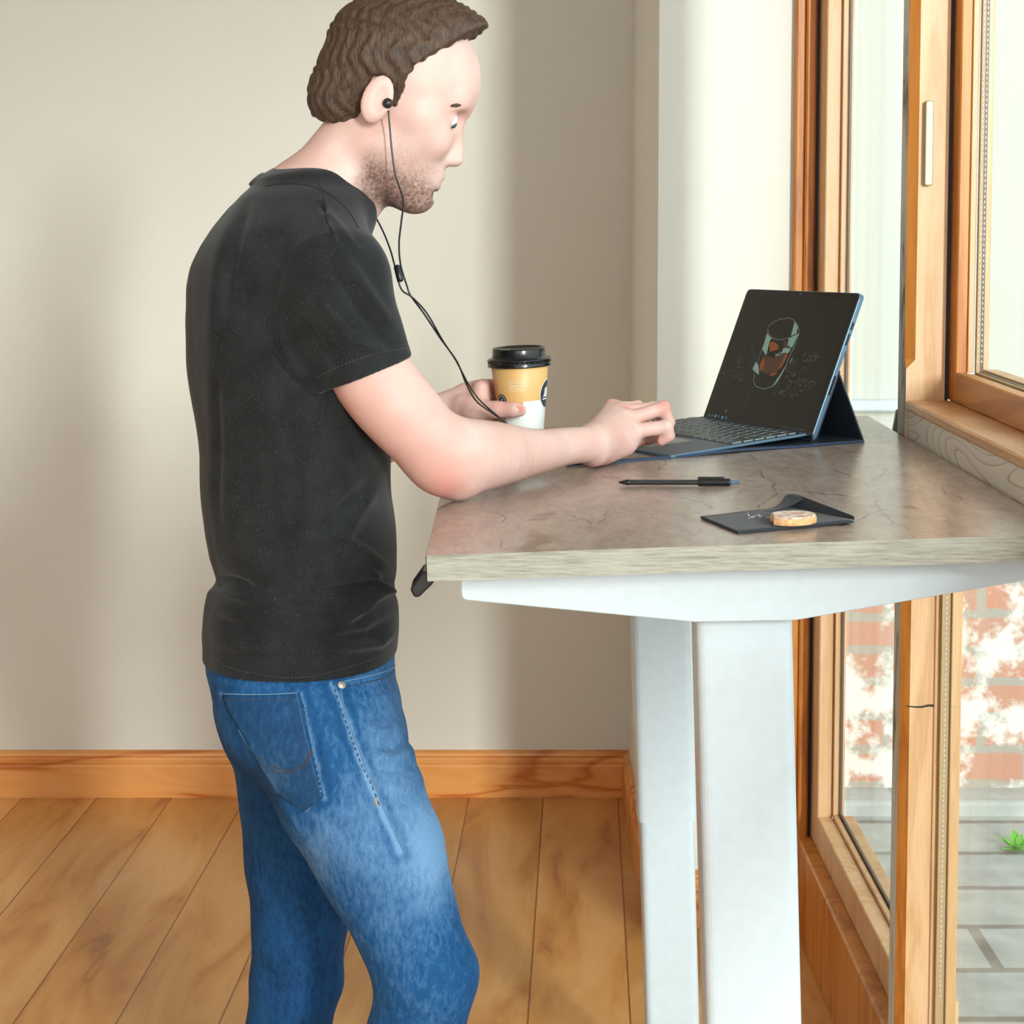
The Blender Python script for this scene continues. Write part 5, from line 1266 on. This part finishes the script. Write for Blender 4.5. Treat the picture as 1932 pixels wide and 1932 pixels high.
# ---- earphones hanging from the ears to the desk
ep=empty('earphones',tuple(PA(752,500,2.44)),'thin black earphone cable hanging from the person’s ears past the coffee cup'.replace('’',"'"),'earphones')
e1_=[tuple(H(.012,-.006,-.083)),PA(739,280,2.415),PA(746,330,2.415),PA(757,362,2.42),PA(761,385,2.425),PA(757,420,2.43),PA(753,460,2.435),PA(756,500,2.44),PA(768,540,2.45),PA(775,558,2.452),PA(800,592,2.47),PA(832,640,2.50),PA(862,682,2.54),PA(880,725,2.60),PA(900,758,2.66),PA(930,780,2.705),PA(958,801,2.715),PA(965,830,2.70),PA(970,866,2.69)]
e2_=[tuple(H(.012,-.006,.083)),PA(690,330,2.58),PA(692,370,2.56),PA(703,398,2.55),PA(722,435,2.52),PA(736,470,2.48),PA(745,502,2.46),PA(757,545,2.452),PA(779,562,2.452),PA(806,592,2.472),PA(835,642,2.50),PA(860,680,2.538),PA(882,722,2.598),PA(897,745,2.66),PA(912,762,2.70),PA(938,784,2.712),PA(955,800,2.716),PA(968,830,2.702),PA(974,866,2.69)]
bm=bmesh.new(); tube(bm,spline(e1_,10),.00115,8); obj('cable',bm,MT['cable'],ep)
bm=bmesh.new(); tube(bm,spline(e2_,10),.00115,8); obj('cable',bm,MT['cable'],ep)
a_=P(748,500,2.458); b__=P(756,532,2.454); bm=bmesh.new(); tube(bm,[a_,a_.lerp(b__,.04),a_.lerp(b__,.1),a_.lerp(b__,.9),a_.lerp(b__,.96),b__],[.0015,.0035,.0042,.0042,.0035,.0015],16); obj('inline_remote',bm,MT['black_plastic'],ep)['label']='small black inline remote'
for sy in (-1,1):
    c=Vector(H(.008,.002,sy*.083)); bm=bmesh.new(); bmesh.ops.create_uvsphere(bm,u_segments=16,v_segments=12,radius=.0065,matrix=Matrix.Translation(c)); obj('earbud',bm,MT['black_plastic'],ep,smooth=True)
# ------------------------------------------------------------------ light, world, camera
w=bpy.data.worlds.new('sky'); sc.world=w; w.use_nodes=True; nt=w.node_tree; nt.nodes.clear()
o_=nt.nodes.new('ShaderNodeOutputWorld'); b_=nt.nodes.new('ShaderNodeBackground'); b_.inputs[0].default_value=(.86,.93,1,1); b_.inputs[1].default_value=1.8; nt.links.new(b_.outputs[0],o_.inputs[0])
def light(name,typ,loc,target,energy,col=(1,1,1),**k):
    l=bpy.data.lights.new(name,typ); l.energy=energy; l.color=col
    for a,b in k.items(): setattr(l,a,b)
    o=bpy.data.objects.new(name,l); link(o); o.location=loc; o.rotation_euler=(Vector(target)-Vector(loc)).to_track_quat('-Z','Y').to_euler(); return o
light('low_sun','AREA',(4.8,-10.3,4.2),(0,3.5,1.2),2150,(1,.99,.975),shape='RECTANGLE',size=.7,size_y=4.0)
light('rear_fill','AREA',(-1.3,-7.0,1.6),(-1.3,0,1.3),74,(.96,.98,1),shape='RECTANGLE',size=4.2,size_y=2.6)  # added fill lamp behind the camera, its source unseen
light('daylight_right_window','AREA',(1.2,.9,1.9),(-.1,2.6,1.0),18,(.92,.96,1),shape='RECTANGLE',size=3.6,size_y=1.4)
cam=bpy.data.cameras.new('camera'); co=bpy.data.objects.new('camera',cam); link(co); sc.camera=co
co.location=(0,0,CZ); co.rotation_euler=(PI/2-PT,0,0)
cam.sensor_width=36; cam.sensor_fit='HORIZONTAL'; cam.lens=F/1932*36; cam.shift_y=-(966-CY)/1932; cam.clip_start=.05
vs=sc.view_settings; vs.view_transform='Standard'; vs.look='None'; vs.gamma=1; vs.use_curve_mapping=False; vs.exposure=-0.07
sc.cycles.max_bounces=6; sc.cycles.diffuse_bounces=4; sc.cycles.glossy_bounces=3; sc.cycles.transparent_max_bounces=16; sc.cycles.caustics_reflective=False; sc.cycles.caustics_refractive=False; sc.cycles.use_adaptive_sampling=True; sc.cycles.adaptive_threshold=.13; sc.cycles.use_denoising=True; sc.cycles.sample_clamp_indirect=8
